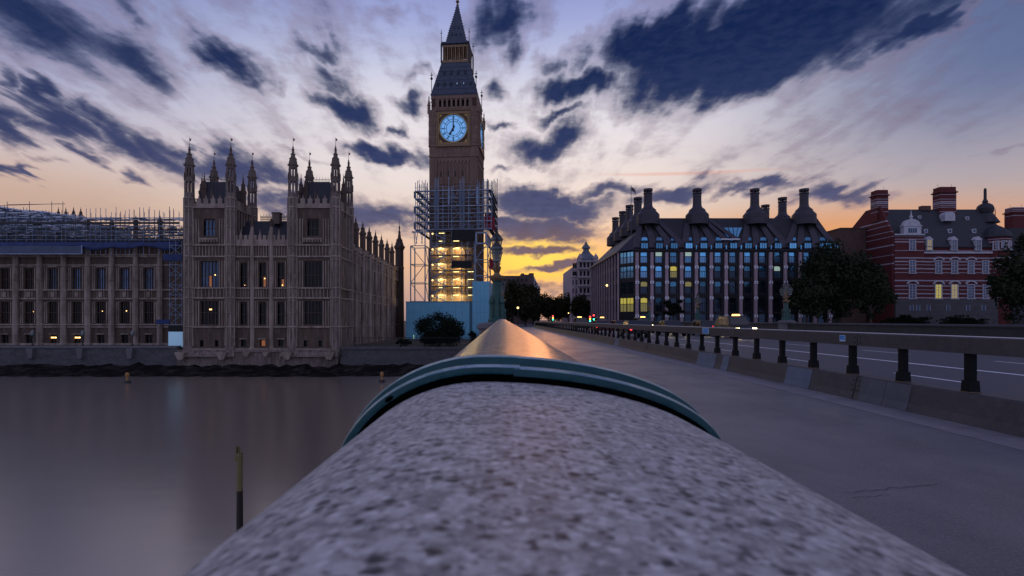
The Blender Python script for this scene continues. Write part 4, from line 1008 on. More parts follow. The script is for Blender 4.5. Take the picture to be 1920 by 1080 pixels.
# ------------------------------------------------------------------ north range, running back beside the bridge
nr = thing('palace_range', 'long gothic north range with a row of sharp pinnacles running back from the pavilion', 'building', (-29.5,128,LANDL))
XN = -29.55; yA, yB = 103.7, 155.5
Tn = lambda u, d, z: (XN-d, u, z)
pinY = [29*1000/(940-p) for p in (671,684,696,707.5,718.5,729,738)]; 
bays = [103.7]+pinY+[150.2]
op = []; wins = []
ZR = [(Z(538,95), Z(492,95)), (Z(608.6,95), Z(564,95))]
for a_, b2 in zip(bays[:-1], bays[1:]):
    n_ = 2 if b2-a_ > 5 else 1
    for i in range(n_):
        c = a_+(b2-a_)*(i+.5)/n_
        for z0, z1 in ZR: op.append((c-.75, c+.75, z0, z1)); wins.append((c, z0))
        op.append((c-.5, c+.5, Z(650,95), Z(630,95)))
t = MB(Tn); t.wall(yA, yB, LANDL, 15.2, op, 0, .5); t.box(yA, yB, .51, 11, LANDL, 15.2); nb = len(t.f)
for k in (481, 459.5, 540, 558.7, 613): t.box(yA, yB, -.22, -.001, LV[k]-.13, LV[k]+.13)
t.box(yA, yB, -.3, .25, 15.2, 15.7)
yy = yA+.6
while yy < yB:
    t.box(yy-.3, yy+.3, -.2, .15, 15.7, 16.5); yy += 1.05
for c in np.arange(yA+.5, yB, .75): t.box(c-.07, c+.07, -.12, -.002, LV[481]+.14, LV[459.5]-.14); 
for c in np.arange(yA+.5, yB, .75): t.box(c-.07, c+.07, -.11, -.002, LV[558.7]+.14, LV[540]-.14)
t.m[nb:] = [1]*(len(t.f)-nb); t.build('wall', [M['stone'], M['stone_lt']], nr)
gN, fN = gothic_window(1.5, ZR[0][1]-ZR[0][0], 3, .5); gN2, fN2 = gothic_window(1.5, ZR[1][1]-ZR[1][0], 3, .5)
for i, (c, z0) in enumerate(wins):
    lowr = abs(z0-ZR[1][0]) < .1
    set_window(nr, gN2 if lowr else gN, fN2 if lowr else fN, c, z0, lambda u, z: ((XN-.42, u, z), R(90)))
for i, y_ in enumerate(pinY):
    pb = MB(); pb.lathe(XN+.12, y_, [(.72,LANDL),(.72,LV[653]),(.58,LV[650]),(.55,LV[613]),(.62,LV[613]+.2),(.52,LV[608.6]),(.50,15.2),(.60,15.5),(.5,16.0)], 8); pb.build('buttress', M['stone_lt'], nr)
    pinnacle(nr, XN+.12, y_, 16.0, 22.4, .62)
for a_, b2 in zip(bays[:-1], bays[1:]):
    if b2-a_ > 5:
        pb = MB(); c = (a_+b2)/2; pb.lathe(XN+.08, c, [(.45,LANDL),(.42,LV[653]),(.34,LV[613]),(.32,15.2),(.25,15.8)], 8); pb.build('buttress', M['stone_lt'], nr)
# end turret
pb = MB(); pb.lathe(XN+.2, 153.6, [(1.5,LANDL),(1.4,LV[653]),(1.25,16),(1.4,16.3),(1.2,16.8),(1.2,21.5),(1.45,21.8),(1.45,22.3),(1.3,22.8),(1.0,23.8),(.5,25.0),(.28,26.5),(.4,26.7),(.18,27.0),(.2,28.3),(.04,28.6),(.03,30.2)], 8)
crockets(pb, XN+.2, 153.6, 1.4, 22.3, .35); crockets(pb, XN+.2, 153.6, .75, 24.3, .28); pb.build('end_turret', M['stone'], nr)
r_ = MB(); r_.add([(XN-1,yA,15.3),(XN-1,yB,15.3),(XN-5,yB,17.8),(XN-5,yA,17.8),(XN-11,yB,15.3),(XN-11,yA,15.3)],[(0,1,2,3),(3,2,4,5),(0,3,5),(1,4,2),(0,5,4,1)]); r_.build('roof', M['slate'], nr)

# ------------------------------------------------------------------ river walls
tw = thing('terrace_wall', 'pale grey stone terrace wall along the river before the long range', 'wall', (-100,95,WATER))
t = MB(); t.box(-190, -57.4, 94.4, 95.6, WATER-1, Z(652,95)); t.build('wall', M['terrace'], tw)
MB().box(-190, -57.4, 94.2, 95.7, Z(652,95), Z(648.5,95)).build('coping', M['pier_stone'], tw)
for px_ in (-80, 59, 152, 245): 
    x_ = X(px_,94.2); MB().frus(x_-.35,x_+.35,93.8,94.4,Z(672,94.4),x_-.6,x_+.6,93.7,94.4,Z(653,94.4)).build('corbel', M['pier_stone'], tw)
MB().box(-190,-57.4,95.6,104.6,LANDL-.2,LANDL+.01).build('terrace', M['ground'], tw)
for px_ in (61, 155, 248.5):
    lp = thing('terrace_lamp', {61:'leftmost small dark lamp standing on the terrace wall', 155:'middle small dark lamp on the terrace wall near the lit basement window', 248.5:'small dark lamp on the terrace wall nearest the corner scaffold'}[px_], 'lamp', (X(px_,95.0),95.0,Z(648.5,95)), 'lamps on the terrace wall')
    x_, z_ = X(px_,95.0), Z(648.5,95)
    MB().lathe(x_,95.0,[(.2,z_),(.16,z_+.3),(.07,z_+.5),(.06,z_+1.7),(.14,z_+1.75)],8).build('post', M['black'], lp)
    MB().lathe(x_,95.0,[(.14,z_+1.75),(.3,z_+1.95),(.33,z_+2.35),(.2,z_+2.6),(.04,z_+2.85)],8).build('lantern', M['lamp_metal'], lp)
ew = thing('embankment_wall', 'dark stone embankment wall below the green and the round evergreen tree', 'wall', (-15,95,WATER))
MB().box(-28.6, -1.2, 95.0, 95.9, WATER-1, Z(655,95)).build('wall', M['terrace'], ew)
MB().box(-28.6, -1.2, 94.8, 96.0, Z(655,95), Z(650.5,95)).build('coping', M['terrace'], ew)
MB().box(-28.6, -1.2, 94.6, 95.0, WATER-1, Z(669,95)).build('footing', M['terrace'], ew)
fe = thing('railing', 'thin dark railing along the edge of the green behind the embankment wall', 'railing', (-14,97,LANDL))
q = MB()
for i in range(90): 
    x_ = -27+i*.28; q.tube((x_,97.5,LANDL),(x_,97.5,Z(632,97.5)),.025,4)
q.box(-27.2,-1.8,97.47,97.53,Z(633,97.5),Z(632.4,97.5)); q.box(-27.2,-1.8,97.47,97.53,Z(646,97.5),Z(645.4,97.5)); q.build('bars', M['black'], fe)
# ------------------------------------------------------------------ clock tower (own axes, turned five degrees)
TA = R(-5); TX, TY = -12.46, 151.8
ct = thing('clock_tower', 'tall gothic clock tower with a glowing blue dial and a pointed iron spire', 'tower', (TX,TY,0), None, TA, local=True)
H = 6.35
def zt(py, D): return Z(py, D)
def sq(mb, h, z0, z1, mi=0): return mb.box(-h, h, -h, h, z0, z1, mi)
def face4(fn):
    """calls fn(T) for the front and the right (bridge side) face and their opposites; T(u,d,z): d outward"""
    for k in range(4):
        c, s = [(1,0),(0,1),(-1,0),(0,-1)][k]
        # outward normal of face k: front(-y), right(+x), back(+y), left(-x)
        n = [(0,-1),(1,0),(0,1),(-1,0)][k]; t = [(1,0),(0,1),(-1,0),(0,-1)][k]
        fn(k, lambda u, d, z, n=n, t=t: (t[0]*u+n[0]*d, t[1]*u+n[1]*d, z))
z_c, z_s0, z_s1, z_b1 = zt(293,145.5), zt(273,145), zt(207,145), zt(178,145.5)
s_ = MB(); sq(s_, H, LANDL, z_c)
for hh, z0, z1 in ((H+.25, z_c-.5, z_c-.2), (H+.45, z_c-.2, z_c+.3), (H+.2, 20.5, 20.9), (H+.2, 33.2, 33.6)): sq(s_, hh, z0, z1)
def fn(k, T):
    q = MB(T)
    for u in (-1, 1):
        q.box(u*(H-.9)-.9, u*(H-.9)+.9, H-.01, H+.35, LANDL, z_c-.5)
        for v in (-.55, .0, .55): q.box(u*(H-.9)+v-.08, u*(H-.9)+v+.08, H+.3, H+.45, 8, z_c-.5)
    for u in np.arange(-4.0, 4.01, 1.0): q.box(u-.13, u+.13, H-.01, H+.28, 8, z_c-2.2)
    for u in np.arange(-4.5, 4.6, 1.0):                   # pointed heads of the panels
        for w in (-1, 1): q.add([(u+w*.5,H,z_c-2.2),(u+w*.5,H,z_c-.5),(u,H,z_c-.5),(u,H,z_c-1.1),(u+w*.5,H+.22,z_c-2.2),(u+w*.5,H+.22,z_c-.5),(u,H+.22,z_c-.5),(u,H+.22,z_c-1.1)],[(0,1,2,3),(4,5,6,7),(0,1,5,4),(1,2,6,5),(2,3,7,6),(3,0,4,7)])
    for z in (14, 20.5, 27, 33.2, 38.5): q.box(-4.2, 4.2, H-.01, H+.22, z, z+.3)
    off = len(s_.v); s_.v += q.v; s_.f += [tuple(i+off for i in f) for f in q.f]; s_.m += q.m
face4(fn)
s_.build('shaft', M['tower_stone'], ct)
# slit windows in the shaft panels
slit = MB().box(-.12,.12,-.02,.02,0,1.5).mesh('slit_window', M['glass_dk'])
for u in (-3.5,-1.5,.5,2.5):
    for z in (35.5, 40.5): put('slit_window', slit, ct, u, -H-.03, z)
# corbelled frieze, clock stage
K = 6.72
f_ = MB(); f_.frus(-H-.3,H+.3,-H-.3,H+.3,z_c+.3, -K,K,-K,K,z_s0-1.0); sq(f_, K, z_s0-1.0, z_s0-.1); sq(f_, K+.18, z_s0-.1, z_s0+.25)
def fn(k, T):
    q = MB(T)
    for u in np.arange(-4.3, 4.4, 1.43):
        q.box(u-.22, u+.22, H+.2, K+.12, z_c+.35, z_s0-.2)
        q.box(u-.715-.30, u-.715+.30, H+.2, K+.02, z_c+.3, z_c+.6)
    off = len(f_.v); f_.v += q.v; f_.f += [tuple(i+off for i in f) for f in q.f]; f_.m += q.m
face4(fn)
f_.build('frieze', M['tower_stone'], ct)
g_ = MB(); sq(g_, K-.1, z_s0+.25, z_s1); sq(g_, K+.1, z_s1, z_s1+.35); 
def fn(k, T):
    q = MB(T)
    for u in (-1, 1):
        q.box(u*5.75-.95, u*5.75+.95, K-.12, K+.12, z_s0+.25, z_s1)
        for v in (-.6, 0, .6):
            for z in np.linspace(z_s0+.7, z_s1-1.6, 4): q.box(u*5.75+v-.2, u*5.75+v+.2, K+.1, K+.2, z, z+1.4)
    off = len(g_.v); g_.v += q.v; g_.f += [tuple(i+off for i in f) for f in q.f]; g_.m += q.m
face4(fn)
g_.build('clock_stage', M['tower_stone'], ct)
# dials: surround, glass, tracery, hands
zc = zt(240.5,145); DR = 3.72
def ring(q, r0, r1, d0, d1, n=48, T=None, mi=0):
    for i in range(n):
        a0, a1 = 2*PI*i/n, 2*PI*(i+1)/n
        p = [(r*math.sin(a), d, zc+r*math.cos(a)) for d in (d0, d1) for r, a in ((r0,a0),(r1,a0),(r1,a1),(r0,a1))]
        q.add(p, [(0,1,2,3),(4,5,6,7),(0,1,5,4),(2,3,7,6),(1,2,6,5),(3,0,4,7)], mi)
def fn(k, T):
    if k > 1: return
    su = MB(T)
    for a_, b2, c, d in ((-4.75,4.75,zc+4.0,zc+4.5),(-4.75,4.75,zc-4.6,zc-4.0),(-4.75,-4.05,zc-4.0,zc+4.0),(4.05,4.75,zc-4.0,zc+4.0)): su.box(a_,b2,K-.1,K+.32,c,d)
    su.box(-4.75,4.75,K-.1,K+.5,zc-4.95,zc-4.6)
    for i in range(22):                                   # checkered gilt border
        z = zc-4.3+i*.40
        for u in (-4.4, 4.4): su.box(u-.16,u+.16,K+.30,K+.40,z,z+.2)
    face = su.build('dial_surround', M['gold_dk'], ct)
    sp_ = MB(T); sp_.box(-4.05,4.05,K-.1,K+.05,zc-4.0,zc+4.0); sp_.build('spandrels', M['stone_dk2'], face)
    go = MB(T); ring(go, DR, DR+.2, K+.04, K+.34)
    for u in (-1,1):
        for v in (-1,1):
            go.box(u*3.5-.28,u*3.5+.28,K+.04,K+.16,zc+v*3.5-.28,zc+v*3.5+.28); go.box(u*3.0-.1,u*3.0+.1,K+.04,K+.12,zc+v*3.75-.1,zc+v*3.75+.1); go.box(u*3.75-.1,u*3.75+.1,K+.04,K+.12,zc+v*3.0-.1,zc+v*3.0+.1)
    for a_, b2, c, d in ((-4.05,4.05,zc+3.9,zc+4.0),(-4.05,4.05,zc-4.0,zc-3.9),(-4.05,-3.95,zc-3.9,zc+3.9),(3.95,4.05,zc-3.9,zc+3.9)): go.box(a_,b2,K+.05,K+.28,c,d)
    go.build('gilt_frame', M['gold'], face)
    di = MB(T); n = 64; di.add([(DR*math.sin(2*PI*i/n), K+.10, zc+DR*math.cos(2*PI*i/n)) for i in range(n)]+[(DR*math.sin(2*PI*i/n), K+.06, zc+DR*math.cos(2*PI*i/n)) for i in range(n)],
           [tuple(range(n)), tuple(range(2*n-1,n-1,-1))]+[(i,(i+1)%n,n+(i+1)%n,n+i) for i in range(n)])
    di.build('dial', M['dial'], face)
    nu = MB(T)
    ring(nu, DR-.10, DR, K+.11, K+.16); ring(nu, 2.42, 2.52, K+.11, K+.15); ring(nu, 1.86, 1.98, K+.11, K+.15); ring(nu, 3.3, 3.36, K+.11, K+.15)
    for i in range(12):
        a_ = 2*PI*i/12; c, s = math.cos(a_), math.sin(a_)
        nu.bar((1.95*s,K+.13,zc+1.95*c),(DR*s,K+.13,zc+DR*c),.17,.06)
    for i in range(60):
        a_ = 2*PI*i/60; c, s = math.cos(a_), math.sin(a_); nu.bar((3.35*s,K+.13,zc+3.35*c),(3.65*s,K+.13,zc+3.65*c),.05,.05)
    ringtex = ['XII','I','II','III','IV','V','VI','VII','VIII','IX','X','XI']
    for i, txt in enumerate(ringtex):                     # numerals stand on the inner ring, heads outwards
        a_ = 2*PI*i/12; wds = {'I':.13,'V':.30,'X':.30}; tot = sum(wds[ch_] for ch_ in txt); p0 = -tot/2
        def P(u, v): return ((2.58+v*.66)*math.sin(a_)+u*math.cos(a_), K+.15, zc+(2.58+v*.66)*math.cos(a_)-u*math.sin(a_))
        for ch_ in txt:
            w = wds[ch_]; m_ = p0+w/2
            if ch_ == 'I': nu.bar(P(m_,0),P(m_,1),.07,.05)
            elif ch_ == 'V': nu.bar(P(m_-.1,1),P(m_,0),.07,.05); nu.bar(P(m_+.1,1),P(m_,0),.05,.05)
            else: nu.bar(P(m_-.1,1),P(m_+.1,0),.07,.05); nu.bar(P(m_+.1,1),P(m_-.1,0),.05,.05)
            p0 += w
    nu.build('numerals', M['dial_iron'], face)
    ha = MB(T); ha.add([(-.16,K+.24,zc-.9),(.16,K+.24,zc-.9),(.19,K+.24,zc+.2),(.07,K+.24,zc+3.45),(-.07,K+.24,zc+3.45),(-.19,K+.24,zc+.2)]+[(-.16,K+.20,zc-.9),(.16,K+.20,zc-.9),(.19,K+.20,zc+.2),(.07,K+.20,zc+3.45),(-.07,K+.20,zc+3.45),(-.19,K+.20,zc+.2)],
        [(0,1,2,3,4,5),(6,7,8,9,10,11)]+[(i,(i+1)%6,6+(i+1)%6,6+i) for i in range(6)]); ha.build('minute_hand', M['black'], face)
    a_ = 2*PI*7/12
    def Q(u, v, d): return (v*math.sin(a_)+u*math.cos(a_), d, zc+v*math.cos(a_)-u*math.sin(a_))
    out = [(-.2,-.75),(.2,-.75),(.24,.3),(.2,1.3),(.36,1.55),(.0,2.3),(-.36,1.55),(-.2,1.3),(-.24,.3)]
    hb = MB(T); n = len(out); hb.add([Q(u,v,K+.32) for u,v in out]+[Q(u,v,K+.27) for u,v in out],[tuple(range(n)),tuple(range(n,2*n))]+[(i,(i+1)%n,n+(i+1)%n,n+i) for i in range(n)]); hb.build('hour_hand', M['black'], face)
M['stone_dk2'] = mat('dial_spandrel', (.12,.07,.045), .7, var=(.07,.04,.03), vscale=2)
M['dial_iron'] = mat('dial_iron', (.012,.035,.075), .6)
face4(fn)
# belfry
bl = MB(); sq(bl, H-.15, z_s1+.35, z_s1+1.3); sq(bl, H-.05, z_b1-.9, z_b1)
sq(bl, 5.1, z_s1+1.3, z_b1-.9)
def fn(k, T):
    q = MB(T); h0 = H-.15
    for u in (-1, 1): q.box(u*(h0-.95)-.95, u*(h0-.95)+.95, 5.05, h0, z_s1+1.3, z_b1-.9)
    for i in range(8):
        u = -4.4+i*8.8/7; q.box(u-.26, u+.26, 5.3, h0+.05, z_s1+1.3, z_b1-.9)
        if i < 7:
            uu = u+8.8/14
            for w in (-1,1): q.add([(uu+w*.63,h0-.1,z_b1-1.7),(uu+w*.63,h0-.1,z_b1-.9),(uu,h0-.1,z_b1-.9),(uu,h0-.1,z_b1-1.05),(uu+w*.63,h0-.5,z_b1-1.7),(uu+w*.63,h0-.5,z_b1-.9),(uu,h0-.5,z_b1-.9),(uu,h0-.5,z_b1-1.05)],[(0,1,2,3),(4,5,6,7),(0,1,5,4),(1,2,6,5),(2,3,7,6),(3,0,4,7)])
    for i in range(30): q.box(-4.5+i*.31, -4.36+i*.31, h0, h0+.12, z_s1+.45, z_s1+1.0)
    off = len(bl.v); bl.v += q.v; bl.f += [tuple(i+off for i in f) for f in q.f]; bl.m += q.m
face4(fn)
bl.build('belfry', M['tower_stone'], ct)
MB().box(-5.2,5.2,-5.2,5.2,z_s1+1.35,z_b1-.95).build('louvre_core', M['black_sheet'], ct)
gt = MB()
def fn(k, T):
    q = MB(T)
    for i in range(40): q.box(-4.7+i*.235, -4.58+i*.235, K+.08, K+.18, z_s1+.05, z_s1+.30)
    off = len(gt.v); gt.v += q.v; gt.f += [tuple(i+off for i in f) for f in q.f]; gt.m += q.m
face4(fn)
gt.build('gilt_frieze', M['gold_dk'], ct)
# roofs, lantern and spire
zr0, zr1, zl1, zsp = zt(175,145.6), zt(127,151), zt(95,151.5), zt(88,151.6)
r_ = MB(); r_.frus(-6.35,6.35,-6.35,6.35,z_b1, -6.45,6.45,-6.45,6.45,z_b1+.5); r_.frus(-6.3,6.3,-6.3,6.3,z_b1+.5,-3.9,3.9,-3.9,3.9,zr1)
for k in range(7):
    f = k/7; h = 6.3+(3.9-6.3)*f; r_.box(-h-.05,h+.05,-h-.05,h+.05, z_b1+.5+(zr1-z_b1-.5)*f, z_b1+.56+(zr1-z_b1-.5)*f)
roof = r_.build('lower_roof', M['iron_roof'], ct)
def roofpt(u, f): h = 6.3+(3.9-6.3)*f; return (u, -h, z_b1+.5+(zr1-z_b1-.5)*f)
dm = MB(); dm.box(-.26,.26,-.30,.6,0,.75); dm.add([(-.34,-.36,.75),(.34,-.36,.75),(0,-.36,1.35),(-.34,.6,.75),(.34,.6,.75),(0,.6,1.35)],[(0,1,2),(3,4,5),(0,1,4,3),(1,2,5,4),(0,2,5,3)])
dm = dm.mesh('dormer', M['iron_roof']); dg = MB().box(-.15,.15,-.02,.02,0,.6).mesh('dormer_window', M['sign_white']); dgd = MB().box(-.15,.15,-.02,.02,0,.6).mesh('dormer_window', M['black'])
for rowf, us in ((.25, (-4.5,-2.7,-.9,.9,2.7,4.5)), (.62, (-2.9,-.97,.97,2.9))):
    for i, u in enumerate(us):
        p = roofpt(u, rowf); d_ = put('dormer', dm, roof, p[0], p[1]+.1, p[2])
        w_ = put('dormer_window', dg if (rowf < .4 and i in (3,4)) else dgd, roof, p[0], p[1]-.22, p[2]+.1)
ln = MB(); sq(ln, 4.0, zr1, zr1+.4); sq(ln, 3.75, zr1+.4, zr1+.8); sq(ln, 3.6, zl1-.6, zl1); sq(ln, 1.2, zr1+.8, zl1-.6)
def fn(k, T):
    q = MB(T)
    for i in range(7):
        u = -3.3+i*1.1; q.box(u-.16, u+.16, 3.2, 3.55, zr1+.8, zl1-.6)
        if i < 6: q.box(u+.50, u+.60, 3.3, 3.45, zr1+.8, zl1-.6)
    off = len(ln.v); ln.v += q.v; ln.f += [tuple(i+off for i in f) for f in q.f]; ln.m += q.m
face4(fn)
ln.build('lantern', M['gold_dk'], ct)
sp_ = MB(); sp_.frus(-3.6,3.6,-3.6,3.6,zl1,-3.95,3.95,-3.95,3.95,zl1+.35); sp_.frus(-3.95,3.95,-3.95,3.95,zl1+.35,-3.75,3.75,-3.75,3.75,zl1+.9); sp_.frus(-3.75,3.75,-3.75,3.75,zl1+.9,-2.9,2.9,-2.9,2.9,zsp)
zz = [(2.85,zsp),(2.0,zt(62,151.8)),(1.25,zt(42,151.8)),(.62,zt(24,151.8)),(.28,zt(12,151.8))]
for (a_,z0),(b2,z1) in zip(zz[:-1],zz[1:]): sp_.frus(-a_,a_,-a_,a_,z0,-b2,b2,-b2,b2,z1)
for k in range(16):
    f = k/16; z = zsp+(zz[-1][1]-zsp)*f; h = np.interp(z, [q[1] for q in zz], [q[0] for q in zz])
    for u in (-1,1):
        for v in (-1,1): sp_.box(u*h-.12,u*h+.12,v*h-.12,v*h+.12,z,z+.22)
for z, m in ((zt(74,151.8),3),(zt(60,151.8),2)):
    h = float(np.interp(z, [q[1] for q in zz], [q[0] for q in zz]))
    for i in range(m): u = (i-(m-1)/2)*1.2; sp_.box(u-.16,u+.16,-h-.22,-h+.3,z,z+.55)
o = sp_.build('spire', M['iron_roof'], ct)
fi = MB(); z0 = zz[-1][1]; fi.lathe(0,0,[(.3,z0),(.42,z0+.3),(.2,z0+.6),(.22,z0+.9),(.5,z0+1.2),(.5,z0+1.5),(.15,z0+1.8),(.06,z0+4.0)],8); fi.box(-.5,.5,-.05,.05,z0+2.8,z0+2.95); fi.build('finial', M['gold_dk'], o)
# corner pinnacles and iron crosses
for u in (-1,1):
    for v in (-1,1):
        p_ = MB(); p_.lathe(u*6.75, v*6.75, [(.42,z_s1-.6),(.42,z_s1+1.4),(.55,z_s1+1.6),(.35,z_s1+2.0),(.12,z_s1+3.4),(.2,z_s1+3.5),(.03,z_s1+4.4)], 8); p_.bar((u*6.75,v*6.75,z_s1+1.8),(u*6.1,v*6.1,z_s1+3.0),.16); p_.build('corner_pinnacle', M['tower_stone'], ct)
        p_ = MB(); x_, y_ = u*6.15, v*6.15; p_.tube((x_,y_,z_b1+.3),(x_,y_,z_b1+6.4),.09,6); p_.lathe(x_,y_,[(.1,z_b1+4.3),(.36,z_b1+4.7),(.36,z_b1+4.9),(.1,z_b1+5.2)],6); p_.box(x_-.4,x_+.4,y_-.06,y_+.06,z_b1+5.6,z_b1+5.75); p_.build('iron_cross', M['black'], ct)
        p_ = MB(); x_, y_ = u*3.9, v*3.9; p_.tube((x_,y_,zr1),(x_,y_,zr1+9.2),.08,6); p_.lathe(x_,y_,[(.2,zr1),(.22,zr1+5),(.08,zr1+5.8)],6); p_.box(x_-.3,x_+.3,y_-.04,y_+.04,zr1+8.2,zr1+8.35); p_.build('lantern_pinnacle', M['black'], ct)

# ------------------------------------------------------------------ scaffold round the tower, same axes
sc = thing('tower_scaffold', 'pale steel scaffold wrapped round the lower half of the clock tower with lit stair landings', 'scaffold', (TX,TY,0), None, TA, local=True)
cs, sn = math.cos(R(5)), math.sin(R(5))
def xl(px, yl):
    k = (px-940)/1000.; return (k*(TY+yl*cs)-TX-yl*sn)/(cs+k*sn)
def zl(py, yl, x=0): return Z(py, TY - x*sn + yl*cs)
yf, yr = -9.6, -7.4
M['steel_lt'] = mat('pale_toe_boards', (.42,.50,.60), .5, var=(.24,.30,.40), vscale=2)
U0, U1 = xl(779,yf), xl(921,yf)
zd = [zl(py, yf) for py in (430, 415, 400, 386, 371.5, 357)]
polem = MB().tube((0,0,0),(0,0,1),.085,6).mesh('standard', M['steel']); polem2 = MB().tube((0,0,0),(0,0,1),.085,6).mesh('standard', M['steel_dk'])
r5 = random.Random(9)
xsf = [U0, U0+1.0, U0+2.2, U0+3.3, -6.9, -4.6, -2.3, 0, 2.3, 4.6, 6.9, U1-3.2, U1-2.2, U1-1.1, U1]
for x in xsf:
    for y in (yf, yr):
        mid = -7.2 < x < 7.2
        z0 = zd[0]; z1 = zl((352 if mid else 341)+r5.uniform(-5,5), y)
        o = put('standard', polem if r5.random() < .7 else polem2, sc, x, y, z0); o.scale = (1,1,z1-z0)
for x in (U1, U1-2.2, U0, U0+2.2):
    for y in (-5, -2, 1, 4, 7.5):
        z1 = zl(336+r5.uniform(0,8), y); o = put('standard', polem2, sc, x, y, zd[0]); o.scale = (1,1,z1-zd[0])
for i, z in enumerate(zd):
    d_ = MB(); d_.box(U0-.2,U1+.2,yf-.1,yf+.9,z-.08,z); d_.box(U0-.2,U0+.9,yf+.9,8,z-.08,z); d_.box(U1-.9,U1+.2,yf+.9,8,z-.08,z)
    o = d_.build('deck', M['board'], sc)
    MB().box(U0-.2,U1+.2,yf-.16,yf-.10,z-.14,z+.08).build('toe_board', M['steel_lt'] if i % 2 else M['steel'], sc)
    for h in (1.05,):
        MB().tube((U0,yf-.08,z+h),(U1,yf-.08,z+h),.05,5).build('guard_rail', M['steel'], sc)
        MB().tube((U1+.05,yf,z+h),(U1+.05,8,z+h),.05,5).build('guard_rail', M['steel'], sc); MB().tube((U0-.05,yf,z+h),(U0-.05,8,z+h),.05,5).build('guard_rail', M['steel_dk'], sc)
    if i < 5:
        for a_, b2 in ((-5.0,-2.9),(2.5,4.6),(-.2,2.1),(U0,U0+3.3),(U1-3.2,U1),(6.9,U1-2.2)):
            if r5.random() < .72:
                p0, p1 = (a_, b2) if r5.random() < .5 else (b2, a_)
                MB().tube((p0,yf-.05,z),(p1,yf-.05,zd[i+1]),.05,5).build('brace', M['steel'], sc)
        if i % 2 == 0:
            MB().box(U0-.5,U0-.1,yf+.1,yf+1.2,z+.3,z+2.0).build('side_gate', M['steel_dk'], sc)
ct_ = MB(); rk = random.Random(21)                       # loose boards, couplers, netting scraps
for i in range(170):
    x = rk.uniform(U0, U1-1.5); z = rk.choice(zd[:-1])+rk.uniform(0, 1.6); y = yf+rk.uniform(-.1, 1.6); l = rk.uniform(.3, 1.6)
    if rk.random() < .6: ct_.box(x, x+l, y, y+.12, z, z+rk.uniform(.05,.22), rk.choice((0,1,2)))
    else: ct_.box(x, x+.12, y, y+.12, z, z+l*.9, rk.choice((0,1,2)))
o = ct_.build('loose_tubes', [M['steel'], M['steel_dk'], M['board']], sc); o['kind'] = 'stuff'
# bundled tubes and netting strips running up the face
for px0, px1, m in ((815,821,'sheet_blue'),(861,864.5,'sheet_blue'),(867,872,'sheet_blue'),(840,843,'steel'),(893,897,'steel')):
    MB().box(xl(px0,yf-.2), xl(px1,yf-.2), yf-.35, yf-.2, zl(384,yf), zl(360 if m!='steel' else 352,yf)).build('netting_strip', M['tarp_gr'] if m != 'steel' else M['steel'], sc)
for px_ in (815.5, 817.5, 820, 822, 841, 862.5, 864.5, 868, 870, 895):
    for k in (0,):
        x = xl(px_, yf-.3); z0 = zl(430,yf); z1 = zl(331+r5.uniform(0,10),yf); o = put('hoist_tube', polem, sc, x, yf-.3, z0); o.scale = (.8,.8,z1-z0)
# truss towers either side of the lit stairs
def truss(x0, x1, y0, y1, z0, z1, n, m='steel', w=.28):
    for x in (x0, x1):
        for y in (y0, y1): MB().box(x-w/2,x+w/2,y-w/2,y+w/2,z0,z1).build('truss_leg', M[m], sc)
    for i in range(n+1):
        z = z0+(z1-z0)*i/n
        for y in (y0, y1): MB().box(x0+w/2,x1-w/2,y-.09,y+.09,z-.1,z+.1).build('truss_rail', M[m], sc)
        for x in (x0, x1): MB().box(x-.09,x+.09,y0+w/2,y1-w/2,z-.1,z+.1).build('truss_rail', M[m], sc)
        if i < n:
            z2 = z0+(z1-z0)*(i+1)/n; a_, b2 = (x0, x1) if i % 2 else (x1, x0)
            MB().bar((a_,y0-.02,z),(b2,y0-.02,z2),.16).build('truss_brace', M[m], sc)
            MB().bar((x1+.02,y0 if i%2 else y1,z),(x1+.02,y1 if i%2 else y0,z2),.16).build('truss_brace', M[m], sc)
zh = zl(566,-12.3)
yt = -10.2
truss(xl(770,yt), xl(797,yt), yt, yt+4.5, LANDL, zl(460,yt), 5)
truss(xl(891,yt), xl(914.5,yt), yt, yt+6.5, LANDL, zl(458,yt), 6)
q = MB()                                                   # bracket carrying the upper lifts
xa_, xb_ = xl(772,yt), xl(797,yt)
q.bar((xa_,yt,zl(434,yt)),(xb_+1,yt,zl(434,yt)),.35); q.bar((xa_+.6,yt,zl(434,yt)),(xa_+.9,yt,zl(459,yt)),.2)
for i in range(4): x = xa_+.9+i*.75; q.bar((x,yt,zl(434,yt)),(x+.5*(-1)**i,yt,zl(456,yt)),.14)
q.bar((xb_,yt,zl(434,yt)),(xb_,yt,zl(460,yt)),.25); q.build('bracket', M['steel'], sc)
q = MB(); x0, x1, z0, z1 = xl(893,yt), xl(911,yt), zl(457,yt), zl(437,yt)
for a_ in ((x0,z0,x1,z0),(x1,z0,x1,z1),(x1,z1,x0,z1),(x0,z1,x0,z0)): q.bar((a_[0],yt,a_[1]),(a_[2],yt,a_[3]),.4)
for i in range(6): q.bar((x1,yt+i*2.2,z0),(x1,yt+i*2.2,z1),.22); q.bar((x1,yt+i*2.2,z0),(x1,yt+(i+1)*2.2,z1),.14)
q.bar((x1,yt,z1),(x1,yt+13,z1),.3); q.bar((x1,yt,z0),(x1,yt+13,z0),.3)
q.build('box_frame', M['steel'], sc)
